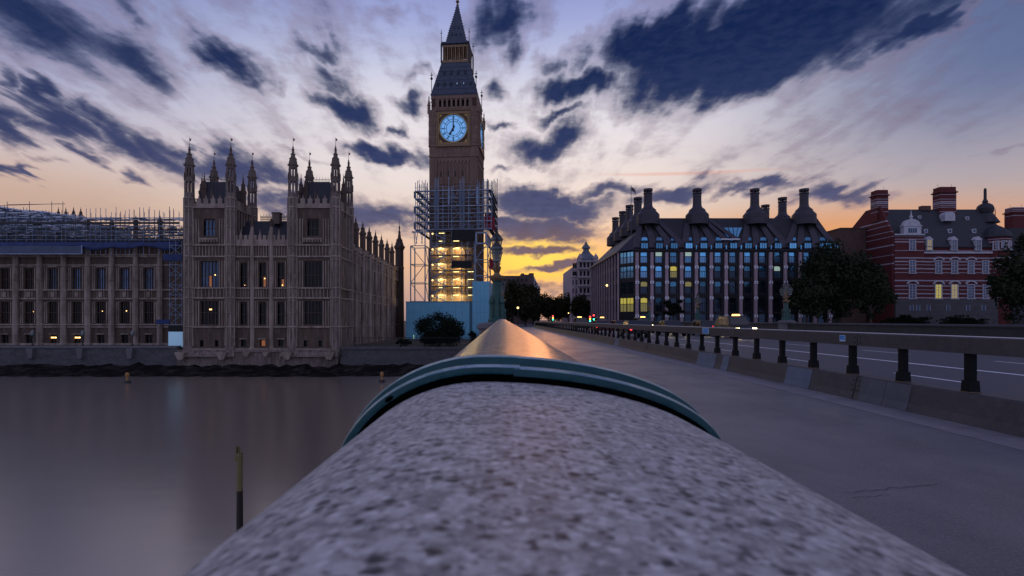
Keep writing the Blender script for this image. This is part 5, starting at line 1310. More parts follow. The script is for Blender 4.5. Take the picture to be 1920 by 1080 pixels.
# stair tower with its strip lights
lev = [zl(py, -9.2) for py in (566, 551, 536.5, 521.5, 507, 492.5, 478, 463.5, 449, 434)]
cols = [xl(p, -9.3) for p in (808, 819, 833, 846.5, 865, 877, 889)]
for x in cols:
    for y in (-9.4, -7.2):
        o = put('standard', polem, sc, x, y, LANDL); o.scale = (.75,.75,zd[0]-LANDL)
M['strip'] = emat('strip_lamp', (1.0,.80,.32), 2.6)
strip = MB().box(-.78,.78,-.06,.06,-.07,.07).mesh('strip_light', M['strip']); spot = MB().lathe(0,0,[(.05,-.2),(.2,-.1),(.2,.1),(.05,.2)],8).mesh('spot_light', M['lit'])
for i, z in enumerate(lev):
    MB().box(cols[0],cols[3],-9.3,-7.3,z-.07,z).build('landing', M['board'], sc)
    if i < 9: MB().box(cols[3]+.1,cols[6],-9.3,-7.3,z-.07,z).build('landing', M['board'], sc)
    MB().tube((cols[0],-9.42,z+1.0),(cols[6],-9.42,z+1.0),.045,5).build('guard_rail', M['steel'], sc)
    MB().box(cols[0],cols[6],-9.47,-9.41,z-.10,z+.06).build('toe_board', M['steel_dk'], sc)
    if i < 9:
        z2 = lev[i+1]; up = i % 2
        q = MB(); a_, b2 = (cols[0]+.2, cols[2]+.4) if up else (cols[2]+.4, cols[0]+.2)
        q.bar((a_,-8.9,z),(b2,-8.9,z2),.12,.3); q.bar((a_,-8.2,z),(b2,-8.2,z2),.12,.3); q.bar((a_,-8.9,z+1),(b2,-8.9,z2+1),.05); q.build('stair_flight', M['steel'], sc)
        MB().tube((cols[4],-9.4,z),(cols[6],-9.4,z2),.045,5).build('brace', M['steel'], sc)
        put('strip_light', strip, sc, xl(828.5,-8.6), -8.7, z2-.35)
        put('strip_light', strip, sc, xl(855.5,-8.6), -8.7, z2-.35)
        if i < 4: put('strip_light', strip, sc, xl(882.5,-8.6), -8.7, z2-.35)
        if i % 2 == 0: put('spot_light', spot, sc, xl(811,-9.0), -9.0, z2-.5)
    if i in (0,2,4,6):
        pl_ = bpy.data.lights.new('stair_lamp', 'POINT'); pl_.energy = 560; pl_.color = (1,.70,.25); pl_.shadow_soft_size = .3
        for px_ in (826, 858):
            po = bpy.data.objects.new('stair_lamp', pl_); C.objects.link(po); po.parent = sc; po.location = (xl(px_,-8.0), -8.0, z+1.6)
bk = xl(847,-9.7), xl(889.5,-9.7)
MB().box(bk[0],bk[1],-9.9,-9.75,zl(451,-9.8),zl(430.5,-9.8)).build('black_panel', M['black_sheet'], sc)
MB().box(bk[0],xl(884,-9.7),-9.9,-9.75,zl(503,-9.8),zl(489,-9.8)).build('black_panel', M['black_sheet'], sc)
def net(px0, px1, py0, py1, yl_):
    q = MB(); n = 8; xx = xl(px0, yl_)
    for i in range(n+1):
        t_ = i/n; x = xl(px0+(px1-px0)*t_, yl_); 
        for j, py in enumerate((py0+t_*6, py1+t_*6)): q.v.append((x, yl_+.25*(i%2)+t_*2.0, zl(py, yl_)))
    for i in range(n): q.f.append((2*i,2*i+1,2*i+3,2*i+2)); q.m.append(0)
    o = q.build('red_netting', M['red_net'], sc); o.modifiers.new('t','SOLIDIFY').thickness = .04
net(909, 926, 401, 426, -9.9); net(917.5, 931, 484, 504, -10.4)

hd = thing('site_hoarding', 'tall teal painted hoarding closing off the foot of the clock tower scaffold', 'hoarding', (TX,TY,0), None, TA, local=True)
yh = -12.3
MB().box(xl(761,yh),xl(880,yh),yh,yh+9,LANDL,zl(566,yh)).build('low_panel', M['hoard'], hd)
MB().box(xl(880,yh)+.001,xl(886,yh),yh+.12,yh+9,LANDL,zl(565,yh)).build('corner_strip', M['hoard_trim'], hd)
MB().box(xl(886,yh)+.001,xl(917,yh),yh-.3,yh+19,LANDL,zl(528,yh)).build('tall_panel', M['hoard'], hd)
MB().box(xl(761,yh)-.1,xl(880,yh),yh-.1,yh+9.1,zl(566,yh)+.001,zl(565,yh)).build('top_trim', M['steel'], hd)
q = MB()
for i in range(9): x = xl(763,yh)+i*1.85; q.box(x-.015,x+.015,yh-.012,yh-.002,LANDL,zl(566,yh))
for z in (zl(585,yh), zl(606,yh), zl(627,yh)): q.box(xl(761,yh),xl(880,yh),yh-.011,yh-.003,z-.015,z+.015)
for k in range(1, 4): q.box(xl(886,yh)+k*1.05-.012,xl(886,yh)+k*1.05+.012,yh-.312,yh-.302,LANDL,zl(528,yh))
for z in (zl(546,yh), zl(566,yh), zl(586,yh), zl(606,yh)): q.box(xl(886,yh)+.01,xl(917,yh),yh-.311,yh-.303,z-.015,z+.015)
q.build('board_joints', M['hoard_trim'], hd)
gtw = MB().box(xl(808,yh),xl(817,yh),yh-.06,yh-.02,zl(652,yh),zl(638,yh)).build('lit_doorway', mat('amber_doorway', (.1,.06,.02), .5, emit=(.9,.5,.08), estr=.5), hd)
sl_ = MB().lathe(xl(813,yh),yh-.4,[(.03,zl(631.5,yh)),(.16,zl(631,yh)),(.16,zl(630,yh)),(.03,zl(629.5,yh))],8).build('door_light', M['lit'], hd)
MB().box(xl(775.2,yh),xl(776.4,yh),yh-.05,yh-.01,zl(642,yh),zl(628,yh)).build('glowing_slit', mat('pale_green_glow', (.1,.2,.1), .5, emit=(.45,.8,.5), estr=.6), hd)
# ------------------------------------------------------------------ bronze office block with its chimneys
ob = thing('office_block', 'dark bronze office block with rows of blue windows and tall round roof chimneys', 'building', (54,125,-.3))
DP = 125.0; GZ = -.3
bx = [1208+27.8*i for i in range(13)]; pxs = [1194.3+27.8*i for i in range(14)]
OX0, OX1 = X(1190,DP), X(1572,DP); CX = 28.4
ZE, ZA = Z(470,DP), Z(453.5,DP)
rowz = [(Z(492,DP),Z(471.5,DP)), (Z(520,DP),Z(499,DP)), (Z(549.5,DP),Z(528,DP)), (Z(584,DP),Z(558.5,DP))]
hw = .80
op = []
for p in bx:
    for z0, z1 in rowz: op.append((X(p,DP)-hw, X(p,DP)+hw, z0, z1))
    op.append((X(p,DP)-hw, X(p,DP)+hw, GZ+.2, Z(589,DP)))
w = MB(); w.wall(OX0, OX1, GZ, ZE, op, DP+.25, DP+.7); w.box(OX0+.3, OX1-.3, DP+1.0, DP+14, GZ, ZE-.1)
w.box(OX0-.3, OX1+.3, DP-.35, DP+.9, ZE, ZE+.25); w.box(OX0, OX1, DP+.1, DP+.24, ZE-.35, ZE-.001)
for p in bx:
    for z0, z1 in rowz:
        w.box(X(p,DP)-hw-.1, X(p,DP)+hw+.1, DP+.02, DP+.249, z0-.55, z0-.05); w.box(X(p,DP)-hw-.18, X(p,DP)-hw, DP+.08, DP+.249, z0-.05, z1+.1); w.box(X(p,DP)+hw, X(p,DP)+hw+.18, DP+.08, DP+.249, z0-.05, z1+.1)
# chamfered corner and street side
w.add([(CX,129,GZ),(OX0,DP+.3,GZ),(OX0,DP+1.5,GZ),(CX+1.2,129.6,GZ),(CX,129,ZE),(OX0,DP+.3,ZE),(OX0,DP+1.5,ZE),(CX+1.2,129.6,ZE)],[(0,3,2,1),(4,5,6,7),(0,1,5,4),(1,2,6,5),(2,3,7,6),(3,0,4,7)])
Ts = lambda u, d, z: (CX+d, u, z)
sb = MB(Ts)
sbays = [130.6+3.48*i for i in range(11)]
op = []
for c in sbays:
    for z0, z1 in rowz: op.append((c-1.05, c+1.05, z0, z1))
sb.wall(129, 169, GZ, ZE, op, .0, .5); sb.box(129.3, 169, .9, 14, GZ, ZE-.1); sb.box(128.7, 169, -.5, .6, ZE, ZE+.25)
off = len(w.v); w.v += sb.v; w.f += [tuple(i+off for i in f) for f in sb.f]; w.m += sb.m
w.build('wall', M['bronze'], ob)
def owin(wd, h, split, glass, lowglass, arch=False):
    m = MB(); a_ = h*split
    m.box(-wd,wd,-.01,.02,a_+.08,h,1); m.box(-wd,wd,-.01,.02,0,a_-.06,2)
    m.box(-wd,wd,-.10,.03,a_-.06,a_+.08,0)
    for u in (-wd,wd): m.box(u-.06 if u<0 else u-.02,u+.02 if u<0 else u+.06,-.10,.02,0,h,0)
    for u in (-wd/2, 0, wd/2): m.box(u-.035,u+.035,-.06,.0,0,a_-.06,0)
    if arch: 
        for s_ in (-1,1): m.add([(s_*wd,-.05,h),(s_*wd,-.05,h-.22),(s_*wd*.6,-.05,h-.05),(0,-.05,h)]+[(s_*wd,.0,h),(s_*wd,.0,h-.22),(s_*wd*.6,.0,h-.05),(0,.0,h)],[(0,1,2,3),(4,5,6,7),(0,1,5,4),(1,2,6,5),(2,3,7,6),(3,0,4,7)],0)
    return m.mesh('window', [M['bronze'], M[glass], M[lowglass]])
hs = [b2-a_ for a_, b2 in rowz]
W_ = {}
M['blind'] = mat('window_blind_glass', (.22,.44,.64), .2, .8, var=(.12,.26,.42), vscale=2.2, stretch=(4,4,.2))
M['lit_dim'] = mat('dim_lit_room', (.1,.1,.08), .3, .2, emit=(.42,.36,.10), estr=.35)
def wm(r, kind):
    if (r, kind) not in W_:
        g1, g2 = {'blue':('glass_city','blind'),'blue2':('glass_city','glass_city'),'dark':('glass_city_dk','glass_city_dk'),'half':('glass_mid','glass_city_dk'),'yellow':('lit_y','lit_dim'),'white':('lit_w','blind'),'glow':('lit_dim','glass_city_dk')}[kind]
        W_[(r, kind)] = owin(hw, hs[r], .56 if r < 3 else .62, g1, g2, True)
    return W_[(r, kind)]
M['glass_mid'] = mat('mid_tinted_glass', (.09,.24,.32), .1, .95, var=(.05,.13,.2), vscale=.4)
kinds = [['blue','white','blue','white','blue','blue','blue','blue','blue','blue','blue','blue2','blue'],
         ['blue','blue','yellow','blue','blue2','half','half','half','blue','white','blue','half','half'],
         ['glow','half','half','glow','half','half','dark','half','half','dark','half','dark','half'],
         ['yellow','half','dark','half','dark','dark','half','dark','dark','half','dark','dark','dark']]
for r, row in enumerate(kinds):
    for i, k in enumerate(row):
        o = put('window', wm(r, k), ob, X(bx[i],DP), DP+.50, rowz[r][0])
        if k in ('yellow','white','glow'): o['label'] = {'yellow':'yellow lit window','white':'window with a pale lit upper light','glow':'dimly lit window'}[k]
gw = MB().box(-hw,hw,-.01,.02,0,Z(589,DP)-GZ-.2).mesh('shop_window', M['glass_city_dk'])
for p in bx: put('ground_window', gw, ob, X(p,DP), DP+.5, GZ+.2)
per_window('blind', .6, 1.2); per_window('glass_mid', .35, 1.3)
# street side windows (receding)
def swin(r, g1, g2):
    m = MB(); h = hs[r]; m.box(-1.05,1.05,-.01,.02,h*.58,h,1); m.box(-1.05,1.05,-.01,.02,0,h*.54,2); m.box(-1.05,1.05,-.1,.02,h*.54,h*.58,0); m.box(-.05,.05,-.1,.0,0,h,0)
    return m.mesh('side_window', [M['bronze'], M[g1], M[g2]])
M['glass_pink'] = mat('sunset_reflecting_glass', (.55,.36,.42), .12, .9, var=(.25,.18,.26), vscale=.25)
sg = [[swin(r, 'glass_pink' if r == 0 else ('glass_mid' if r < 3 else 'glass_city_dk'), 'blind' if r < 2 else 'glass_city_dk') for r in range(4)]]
for r in range(4):
    for c in sbays: put('side_window', sg[0][r], ob, CX+.3, c, rowz[r][0], (0,0,R(-90)))
# corner windows
cw = [(MB().box(-.85,.85,-.01,.02,hs[r]*.58,hs[r],1).box(-.85,.85,-.01,.02,0,hs[r]*.54,2).box(-.9,.9,-.08,.02,hs[r]*.54,hs[r]*.58,0).box(-.04,.04,-.08,.02,0,hs[r],0)).mesh('corner_window', [M['bronze'], M[('glass_city','glass_city','glass_mid','lit_y')[r]], M[('blind','blind','glass_city_dk','lit_dim')[r]]]) for r in range(4)]
ca = math.atan2(DP+.3-129, OX0-CX)
for r in range(4):
    for f in (.30, .74):
        px_, py_ = CX+(OX0-CX)*f, 129+(DP+.3-129)*f; put('corner_window', cw[r], ob, px_-.06*math.cos(ca+PI/2)*-1-.05, py_-.08, rowz[r][0], (0,0,ca))
# stone piers with pale joints
for p in pxs:
    q = MB(); x_ = X(p,DP); q.box(x_-.34,x_+.34,DP-.25,DP+.249,GZ,ZE-.4,0)
    for py in (501, 529.5, 558.7, 592.5):
        z = Z(py,DP); q.box(x_-.42,x_+.42,DP-.36,DP-.251,z-.30,z+.30,1); q.box(x_-.14,x_+.14,DP-.40,DP-.361,z-.14,z+.14,2)
    q.build('pier', [M['pink_pier'], M['pale_joint'], M['black']], ob)
for i in range(12):
    y_ = 128.9+3.48*i; q = MB(); q.box(CX-.35,CX-.001,y_-.22,y_+.22,GZ,ZE-.05,0); q.build('side_pier', M['pink_pier'], ob)
# roof
RY, RZ = DP+7.5, Z(409,DP+7.5)
rx0, rx1 = X(1222,RY), X(1532,RY)
r_ = MB()
r_.add([(OX0-.2,DP-.1,ZE+.26),(OX1+.2,DP-.1,ZE+.26),(rx1,RY,RZ),(rx0,RY,RZ),(CX-.4,129,ZE+.26),(CX-.4,169,ZE+.26),(rx0,169,RZ),(rx1,169,RZ),(OX1+.2,169,ZE+.26)],
   [(0,1,2,3),(4,0,3),(4,3,6,5),(1,8,7,2),(3,2,7,6),(5,6,7,8),(0,4,5,8,1)])
r_.build('roof', M['bronze_roof'], ob)
def rp(px_, py, out=0.0):
    """a point on the front roof slope that shows at column px_, row py"""
    s = (RZ-(ZE+.26))/(RY-(DP-.1)); k = (600-py)/1000.
    # EYE + k*y = ZE+.26 + s*(y-DP+.1)
    y = (ZE+.26-EYE-s*(DP-.1))/(k-s); n = Vector((0,-s,1)).normalized()
    return Vector((X(px_,y), y, EYE+k*y)) + n*out
def rquad(mb, pts, out, mi=0):
    a_ = [rp(px_,py,out) for px_,py in pts]; b2 = [rp(px_,py,-.1) for px_,py in pts]; n = len(pts)
    mb.add(a_+b2, [tuple(range(n)), tuple(range(2*n-1,n-1,-1))]+[(i,(i+1)%n,n+(i+1)%n,n+i) for i in range(n)], mi)
chim = [1215,1307,1415,1507.5]
groups = [[0,1,2,3],[3,4,5,6,7],[7,8,9,10],[10,11,12,13]]
for c, g_ in zip(chim, groups):
    n_ = len(g_)
    for j, i in enumerate(g_):
        p = pxs[i]; sh = (7 if j == 0 and i else (-7 if j == n_-1 and i < 13 else 0)); top = c+(j-(n_-1)/2)*9.0
        q = MB(); rquad(q, [(p-6.5+sh*.6,466),(p+6.5+sh*.6,466),(p+6.2+sh,452),(top+4.2,410.5),(top-4.2,410.5),(p-6.2+sh,452)], .38); q.build('roof_duct', M['bronze_rib'], ob)
for i, p in enumerate(bx+[1552,1567]):
    q = MB(); x_ = X(p,DP-.2); wd = 6.0 if p < 1560 else 3
    q.box(X(p-wd,DP),X(p+wd,DP),DP-.24,DP-.16,Z(465.5,DP),Z(456.2,DP),1); q.box(X(p-wd-.8,DP),X(p+wd+.8,DP),DP-.22,DP+1.2,Z(467,DP),Z(454.8,DP),0)
    for s_ in (-.33,.33): q.box(X(p+wd*s_,DP)-.05,X(p+wd*s_,DP)+.05,DP-.27,DP-.241,Z(465.5,DP),Z(456.2,DP),0)
    q.build('attic_window', [M['bronze'], M['glass_city']], ob)
    if p < 1545:
        q = MB(); rquad(q, [(p-6,452.2),(p+6,452.2),(p+4.6,446.4),(p-4.6,446.4)], .22); q.build('roof_light', M['glass_city'] if i != 1 else M['blind'], ob)
for p in (1249.5,1305,1333,1361,1389,1417,1445,1501):
    MB().box(X(p-1,DP),X(p+1,DP),DP-.28,DP-.2,Z(467,DP),Z(460,DP)).build('slit_light', M['glass_city'], ob)
q = MB(); rquad(q, [(1364,446),(1383,446),(1390.5,428.5),(1348,428.5)], .30, 0)
for f in (.18,.38,.6,.82): a_, b2 = 1364+19*f, 1348+42.5*f; rquad(q, [(a_-.5,446),(a_+.5,446),(b2+.5,428.5),(b2-.5,428.5)], .40, 1)
q.build('skylight', [M['glass_city'], M['bronze']], ob)
q = MB(); q.box(X(1352,DP+1),X(1387,DP+1),DP+.8,DP+1.3,Z(449.5,DP+1),Z(447.5,DP+1)); q.build('skylight_sill', M['pale_joint'], ob)
def chimney(x, y, full=True, zt_=Z(354,131)):
    k = 131/1000.; b_ = MB()
    z0, z1, z2, z3 = Z(410,131), Z(403,131), Z(396,131), Z(388,131)
    b_.lathe(x,y,[(2.75,z0-1.5),(2.75,z1),(1.95,z2),(1.95,z2+.3),(1.55,z3-.4),(1.15,z3),(1.03,z3+.6),(1.0,zt_-1.1)],16,0)
    for i in range(5): z = z3+.9+i*.75; b_.lathe(x,y,[(1.0,z-.05),(1.04,z),(1.0,z+.05)],16,0)
    for i in range(8):
        a_ = 2*PI*i/8; b_.bar((x+.95*math.cos(a_),y+.95*math.sin(a_),zt_-1.1),(x+.95*math.cos(a_),y+.95*math.sin(a_),zt_-.45),.15)
    b_.lathe(x,y,[(.08,zt_-1.1),(.08,zt_-.5)],6); b_.lathe(x,y,[(1.12,zt_-1.25),(1.12,zt_-1.0)],16,0); b_.lathe(x,y,[(1.12,zt_-.5),(1.14,zt_),(1.0,zt_)],16,0)
    return b_.build('chimney', M['bronze_rib'], ob)
for c in chim: chimney(X(c,131.3), 131.3)
for px_, y in ((1196,140.6),(1180.4,150),(1167.5,158.5),(1154,168)): chimney(X(px_,y), y)
for px_, y in ((1467,140.6),(1435,149.6)): chimney(X(px_,y), y)
fp = thing('flagpole', 'flagpole with a small dark flag rising from the corner of the office block roof', 'flagpole', (X(1183,130),130,Z(440,130)))
x_ = X(1183.3,130); MB().tube((x_,130,Z(440,130)),(x_,130,Z(347,130)),.11,8,0,.06).build('pole', M['steel_dk'], fp)
q = MB()
for i in range(9):
    t_ = i/8; 
    for j in (0,1): q.v.append((x_+.12+1.0*t_, 130+.12*math.sin(t_*7), Z(351,130)-1.0*t_*t_-(.9-.0*t_)*j*(1)))
for i in range(8): q.f.append((2*i,2*i+1,2*i+3,2*i+2)); q.m.append(0)
o = q.build('flag', mat('dark_flag_cloth', (.09,.07,.08), .8), fp); o.modifiers.new('t','SOLIDIFY').thickness = .03

# ------------------------------------------------------------------ banded red brick building
rb_ = thing('brick_building', 'red brick building with white stone bands, steep slate roof and striped chimneys', 'building', (115,140,-.3))
DN = 140.0
def banded(name, bands):
    m = bpy.data.materials.new(name); m.use_nodes = True; nt = m.node_tree; b = nt.nodes['Principled BSDF']; L = nt.links.new
    b.inputs['Roughness'].default_value = .85
    g = nt.nodes.new('ShaderNodeNewGeometry'); s = nt.nodes.new('ShaderNodeSeparateXYZ'); L(g.outputs['Position'], s.inputs[0])
    mr = nt.nodes.new('ShaderNodeMapRange'); L(s.outputs[2], mr.inputs[0]); mr.inputs[1].default_value = 0; mr.inputs[2].default_value = 40
    rp_ = nt.nodes.new('ShaderNodeValToRGB'); rp_.color_ramp.interpolation = 'CONSTANT'; e = rp_.color_ramp.elements; e[0].color = (0,0,0,1); e.remove(e[1])
    for z0, z1 in sorted(bands)[:15]:
        q = e.new(z0/40); q.color = (1,1,1,1); q = e.new(z1/40); q.color = (0,0,0,1)
    L(mr.outputs[0], rp_.inputs[0])
    n = nt.nodes.new('ShaderNodeTexNoise'); n.inputs['Scale'].default_value = 1.2; n.inputs['Detail'].default_value = 6; L(g.outputs['Position'], n.inputs[0])
    def mix(f, a, c):
        k = nt.nodes.new('ShaderNodeMix'); k.data_type = 'RGBA'; L(f, k.inputs[0])
        for t_, v in ((k.inputs[6],a),(k.inputs[7],c)):
            if isinstance(v, tuple): t_.default_value = v+(1,)
            else: L(v, t_)
        return k.outputs[2]
    br = mix(n.outputs[0], (.068,.010,.013), (.140,.023,.023)); st = mix(n.outputs[0], (.28,.27,.31), (.44,.42,.48))
    L(mix(rp_.outputs[0], br, st), b.inputs['Base Color']); return m
def bz(vs, th=.26): return [(Z(330+v/3.484,DN)-th/2, Z(330+v/3.484,DN)+th/2) for v in vs]
bands_front = bz([395,414,432,488,538,560,582,606,632,686,720,745,770,797])
M['band_front'] = banded('banded_brick', bands_front)
M['band_side'] = banded('banded_gable_brick', bz([285,318,360,395,452,515,572],.22))
M['band_chim'] = banded('banded_chimney_brick', bz([92,122,152,178,208,140,165],.20))
x0, x1, x2 = X(1678,DN), X(1733,DN), X(1872,DN)
eave, ridge = Z(461,DN), Z(392,DN+6)
yr_ = DN+6.5
w = MB(); base = -.3
w.box(x1, x2, DN+.6, DN+14, base, eave); w.box(x0, x1, DN, DN+1.6, base, Z(443,DN)); w.box(x0,x1,DN+1.601,DN+14,base,eave-.2)
w.build('wall', M['band_front'], rb_)
w = MB(); xg = x0-.02                                   # left gable wall
w.add([(xg-.5,DN+.2,base),(xg-.5,DN+20,base),(xg-.5,DN+20,Z(446,DN+20)),(xg-.5,yr_+4,ridge+.4),(xg-.5,yr_-1.5,ridge+.4),(xg-.5,DN+.2,Z(438,DN)),
       (xg-.001,DN+.2,base),(xg-.001,DN+20,base),(xg-.001,DN+20,Z(446,DN+20)),(xg-.001,yr_+4,ridge+.4),(xg-.001,yr_-1.5,ridge+.4),(xg-.001,DN+.2,Z(438,DN))],
      [(0,1,2,3,4,5),(6,7,8,9,10,11)]+[(i,(i+1)%6,6+(i+1)%6,6+i) for i in range(6)])
w.build('gable_wall', M['band_side'], rb_)
r_ = MB(); r_.add([(x0,DN+.3,eave),(x2+6,DN+.3,eave),(x2,yr_,ridge),(x0,yr_,ridge),(x0,DN+14,eave),(x2+6,DN+14,eave)],[(0,1,2,3),(3,2,5,4),(1,5,2),(0,3,4),(0,4,5,1)])
r_.box(x1, x2+2, DN+.15, DN+.7, eave-.35, eave-.001); r_.build('roof', M['slate'], rb_)
MB().box(x1-.01, x2, DN+.2, DN+.598, Z(475,DN), Z(471.5,DN)).box(x0-.1, x1+.1, DN-.18, DN-.001, Z(441,DN), Z(438.5,DN)).build('cornice', M['white_trim'], rb_)
def nwin(wd, h, glass, arch=0, cross=.6):
    m = MB(); t = .16
    m.box(-wd,wd,.0,.04,0,h,1)
    for u in (-1,1): m.box(min(u*wd,u*(wd+t)),max(u*wd,u*(wd+t)),-.12,.1,-.1,h+t,0); m.box(min(u*(wd-.09),u*wd),max(u*(wd-.09),u*wd),-.05,.0,0,h,0)
    m.box(-wd-t-.15,wd+t+.15,-.2,.1,-.28,-.1,0); m.box(-wd,wd,-.12,.1,h,h+t,0)
    m.box(-.06,.06,-.05,.0,0,h,0); m.box(-wd,wd,-.05,0,h*cross-.06,h*cross+.06,0)
    for u in (-.5,.5): m.box(u*wd-.03,u*wd+.03,-.03,0,0,h,0)
    for f in (.2,.4,.8): m.box(-wd,wd,-.03,0,h*f-.03,h*f+.03,0)
    if arch:
        for i in range(10):
            a0, a1 = PI*i/10, PI*(i+1)/10; r0, r1 = wd+.35, wd+.75; e_ = .62
            m.add([(r*math.cos(a),d,h+.1+r*e_*math.sin(a)) for d in (-.25,.05) for r,a in ((r0,a0),(r1,a0),(r1,a1),(r0,a1))],[(0,1,2,3),(4,5,6,7),(0,1,5,4),(2,3,7,6),(1,2,6,5),(3,0,4,7)],0)
    elif arch is None: pass
    return m.mesh('window', [M['white_trim'], M[glass]])
py = lambda v: 330+v/3.484
pu = lambda u: 1540+u/3.484
M['glass_n'] = mat('sash_glass', (.05,.08,.14), .1, .5, var=(.02,.03,.06), vscale=.5)
M['lit_cream'] = mat('lit_room_cream', (.1,.1,.05), .4, emit=(.62,.48,.20), estr=.45)
hA, hB = Z(py(545),DN)-Z(py(632),DN)-.3, Z(py(700),DN)-Z(py(795),DN)-.3
wA = nwin(.72, hA, 'glass_n', 0); wAk = nwin(.72, hA, 'glass_n', 1); wBd = nwin(.82, hB, 'glass_n', 1); wBl = nwin(.82, hB, 'lit_y', 1); wBc = nwin(.82, hB, 'lit_cream', 1); wBn = nwin(.62, hB, 'glass_n', 0)
for u, y_, me in ((595,DN-.06,wA),(765,DN+.54,wAk),(870,DN+.54,wAk),(977,DN+.54,wAk),(1072,DN+.54,wA)): put('window', me, rb_, X(pu(u),y_), y_, Z(py(632),DN))
for u, y_, me in ((595,DN-.06,wBd),(765,DN+.54,wBl),(870,DN+.54,wBc),(977,DN+.54,wBd),(1072,DN+.54,wBn)):
    o = put('window', me, rb_, X(pu(u),y_), y_, Z(py(797),DN))
    if u in (765,870): o['label'] = 'lit window with a warm glow'
put('window', nwin(.72, Z(py(414),DN)-Z(py(480),DN), 'glass_n', 0), rb_, X(pu(595),DN-.06), DN-.06, Z(py(482),DN))
# white scrolled gable over the left bay
gx = X(pu(598),DN); q = MB(); zg = Z(py(378),DN)
q.box(gx-2.3,gx+2.3,DN+.1,DN+1.4,zg,zg+2.0,0); q.box(gx-2.5,gx+2.5,DN+.0,DN+1.4,zg+2.0,zg+2.3,0)
for i in range(8):
    a0, a1 = PI*i/8, PI*(i+1)/8; q.add([(gx+r*math.cos(a),d,zg+2.3+1.05*r/2.2*math.sin(a)*1.6) for d in (DN+.15,DN+1.3) for r,a in ((0,a0),(2.2,a0),(2.2,a1),(0,a1))],[(0,1,2,3),(4,5,6,7),(0,1,5,4),(2,3,7,6),(1,2,6,5),(3,0,4,7)],0)
q.lathe(gx,DN+.6,[(.35,zg+3.8),(.3,zg+4.3),(.5,zg+4.5),(.2,zg+5.0),(.05,zg+6.4)],8,mi=0)
q.box(gx-1.1,gx+1.1,DN+.04,DN+.099,zg+.35,zg+1.5,1); q.box(gx-.05,gx+.05,DN+.02,DN+.039,zg+.35,zg+1.5,0)
for u in (-.55,.55): q.box(gx+u-.04,gx+u+.04,DN+.02,DN+.039,zg+.35,zg+1.5,0)
q.build('scrolled_gable', [M['white_trim'], M['glass_n']], rb_)
for u, lit in ((710,True),(872,False),(1030,False)):
    x_ = X(pu(u),DN); z0 = Z(py(482),DN); h = Z(py(415),DN)-z0; q = MB()
    q.box(x_-.85,x_+.85,DN+.25,DN+3,z0,z0+h,0); q.add([(x_-1.1,DN+.1,z0+h),(x_+1.1,DN+.1,z0+h),(x_,DN+.1,z0+h+.9),(x_-1.1,DN+3,z0+h),(x_+1.1,DN+3,z0+h),(x_,DN+3,z0+h+.9)],[(0,1,2),(3,4,5),(0,1,4,3),(1,2,5,4),(0,2,5,3)],0)
    o = q.build('dormer', M['white_trim'], rb_)
    ww = put('dormer_window', nwin(.62, h-.25, 'lit_cream' if lit else 'glass_n', 0), o, x_, DN+.15, z0+.1)
def roofdot(u, v, s=.5):
    pxx, pyy = pu(u), py(v); k = (600-pyy)/1000; sl_ = (ridge-eave)/(yr_-DN-.3); y_ = (eave-EYE-sl_*(DN+.3))/(k-sl_)
    q = MB(); x_, z_ = X(pxx,y_), EYE+k*y_
    q.box(x_-s,x_+s,y_-.35,y_+.8,z_-s*1.1,z_+s*1.1,0); q.box(x_-s*.6,x_+s*.6,y_-.37,y_-.351,z_-s*.7,z_+s*.7,1); q.build('roof_window', [M['white_trim'], M['glass_n']], rb_)
for u, v, s in ((678,360,.45),(835,360,.5),(993,360,.5),(790,278,.42),(948,278,.42),(637,270,.36)): roofdot(u, v, s)
x_ = X(pu(846),DN+3); y_ = DN+3.2; q = MB(); z0 = Z(py(292),y_)
q.box(x_-1.35,x_+1.35,y_,y_+2,z0,z0+1.6)
for i in range(8):
    a0, a1 = PI*i/8, PI*(i+1)/8; q.add([(x_+r*math.cos(a),d,z0+1.6+.9*r/1.35*math.sin(a)) for d in (y_,y_+2) for r,a in ((0,a0),(1.35,a0),(1.35,a1),(0,a1))],[(0,1,2,3),(4,5,6,7),(0,1,5,4),(2,3,7,6),(1,2,6,5),(3,0,4,7)])
q.build('round_dormer', M['white_trim'], rb_)
def stack(u0, u1, v0, v1, y_, cap=True):
    q = MB(); a_, b2 = X(pu(u0),y_), X(pu(u1),y_); z0, z1 = Z(py(v1),y_), Z(py(v0),y_)
    q.box(a_,b2,y_,y_+2.6,z0-2,z1-.9); q.box(a_-.3,b2+.3,y_-.3,y_+2.9,z1-1.6,z1-1.3); q.box(a_+.05,b2-.05,y_+.05,y_+2.5,z1-.9,z1)
    q.box(a_+.15,a_+.2,y_+1,y_+1.05,z1,z1+.9); q.box(b2-.5,b2-.45,y_+1,y_+1.05,z1,z1+.9)
    return q.build('chimney', M['band_chim'], rb_)
stack(364,438,90,250,yr_-1.2); stack(777,882,70,235,yr_-1.2); stack(1252,1340,203,330,yr_+4)
q = MB(); q.box(X(pu(645),yr_),X(pu(705),yr_),yr_-.6,yr_+.6,ridge-.4,Z(py(197),yr_)); q.build('ridge_vent', M['brown_brick'], rb_)
dx_, dy_ = X(pu(1070),yr_), yr_; zz_ = lambda v: Z(py(v), dy_)
MB().lathe(dx_,dy_,[(3.2,zz_(310)),(1.6,zz_(245)),(1.8,zz_(240)),(2.0,zz_(215)),(1.7,zz_(195)),(1.0,zz_(182)),(.55,zz_(178)),(.7,zz_(170)),(.35,zz_(150)),(.33,zz_(90)),(.2,zz_(80))],12,0).build('cupola', M['slate'], rb_)
tx_, ty_ = X(pu(1140),DN+2), DN+2.2; zz_ = lambda v: Z(py(v), DN)
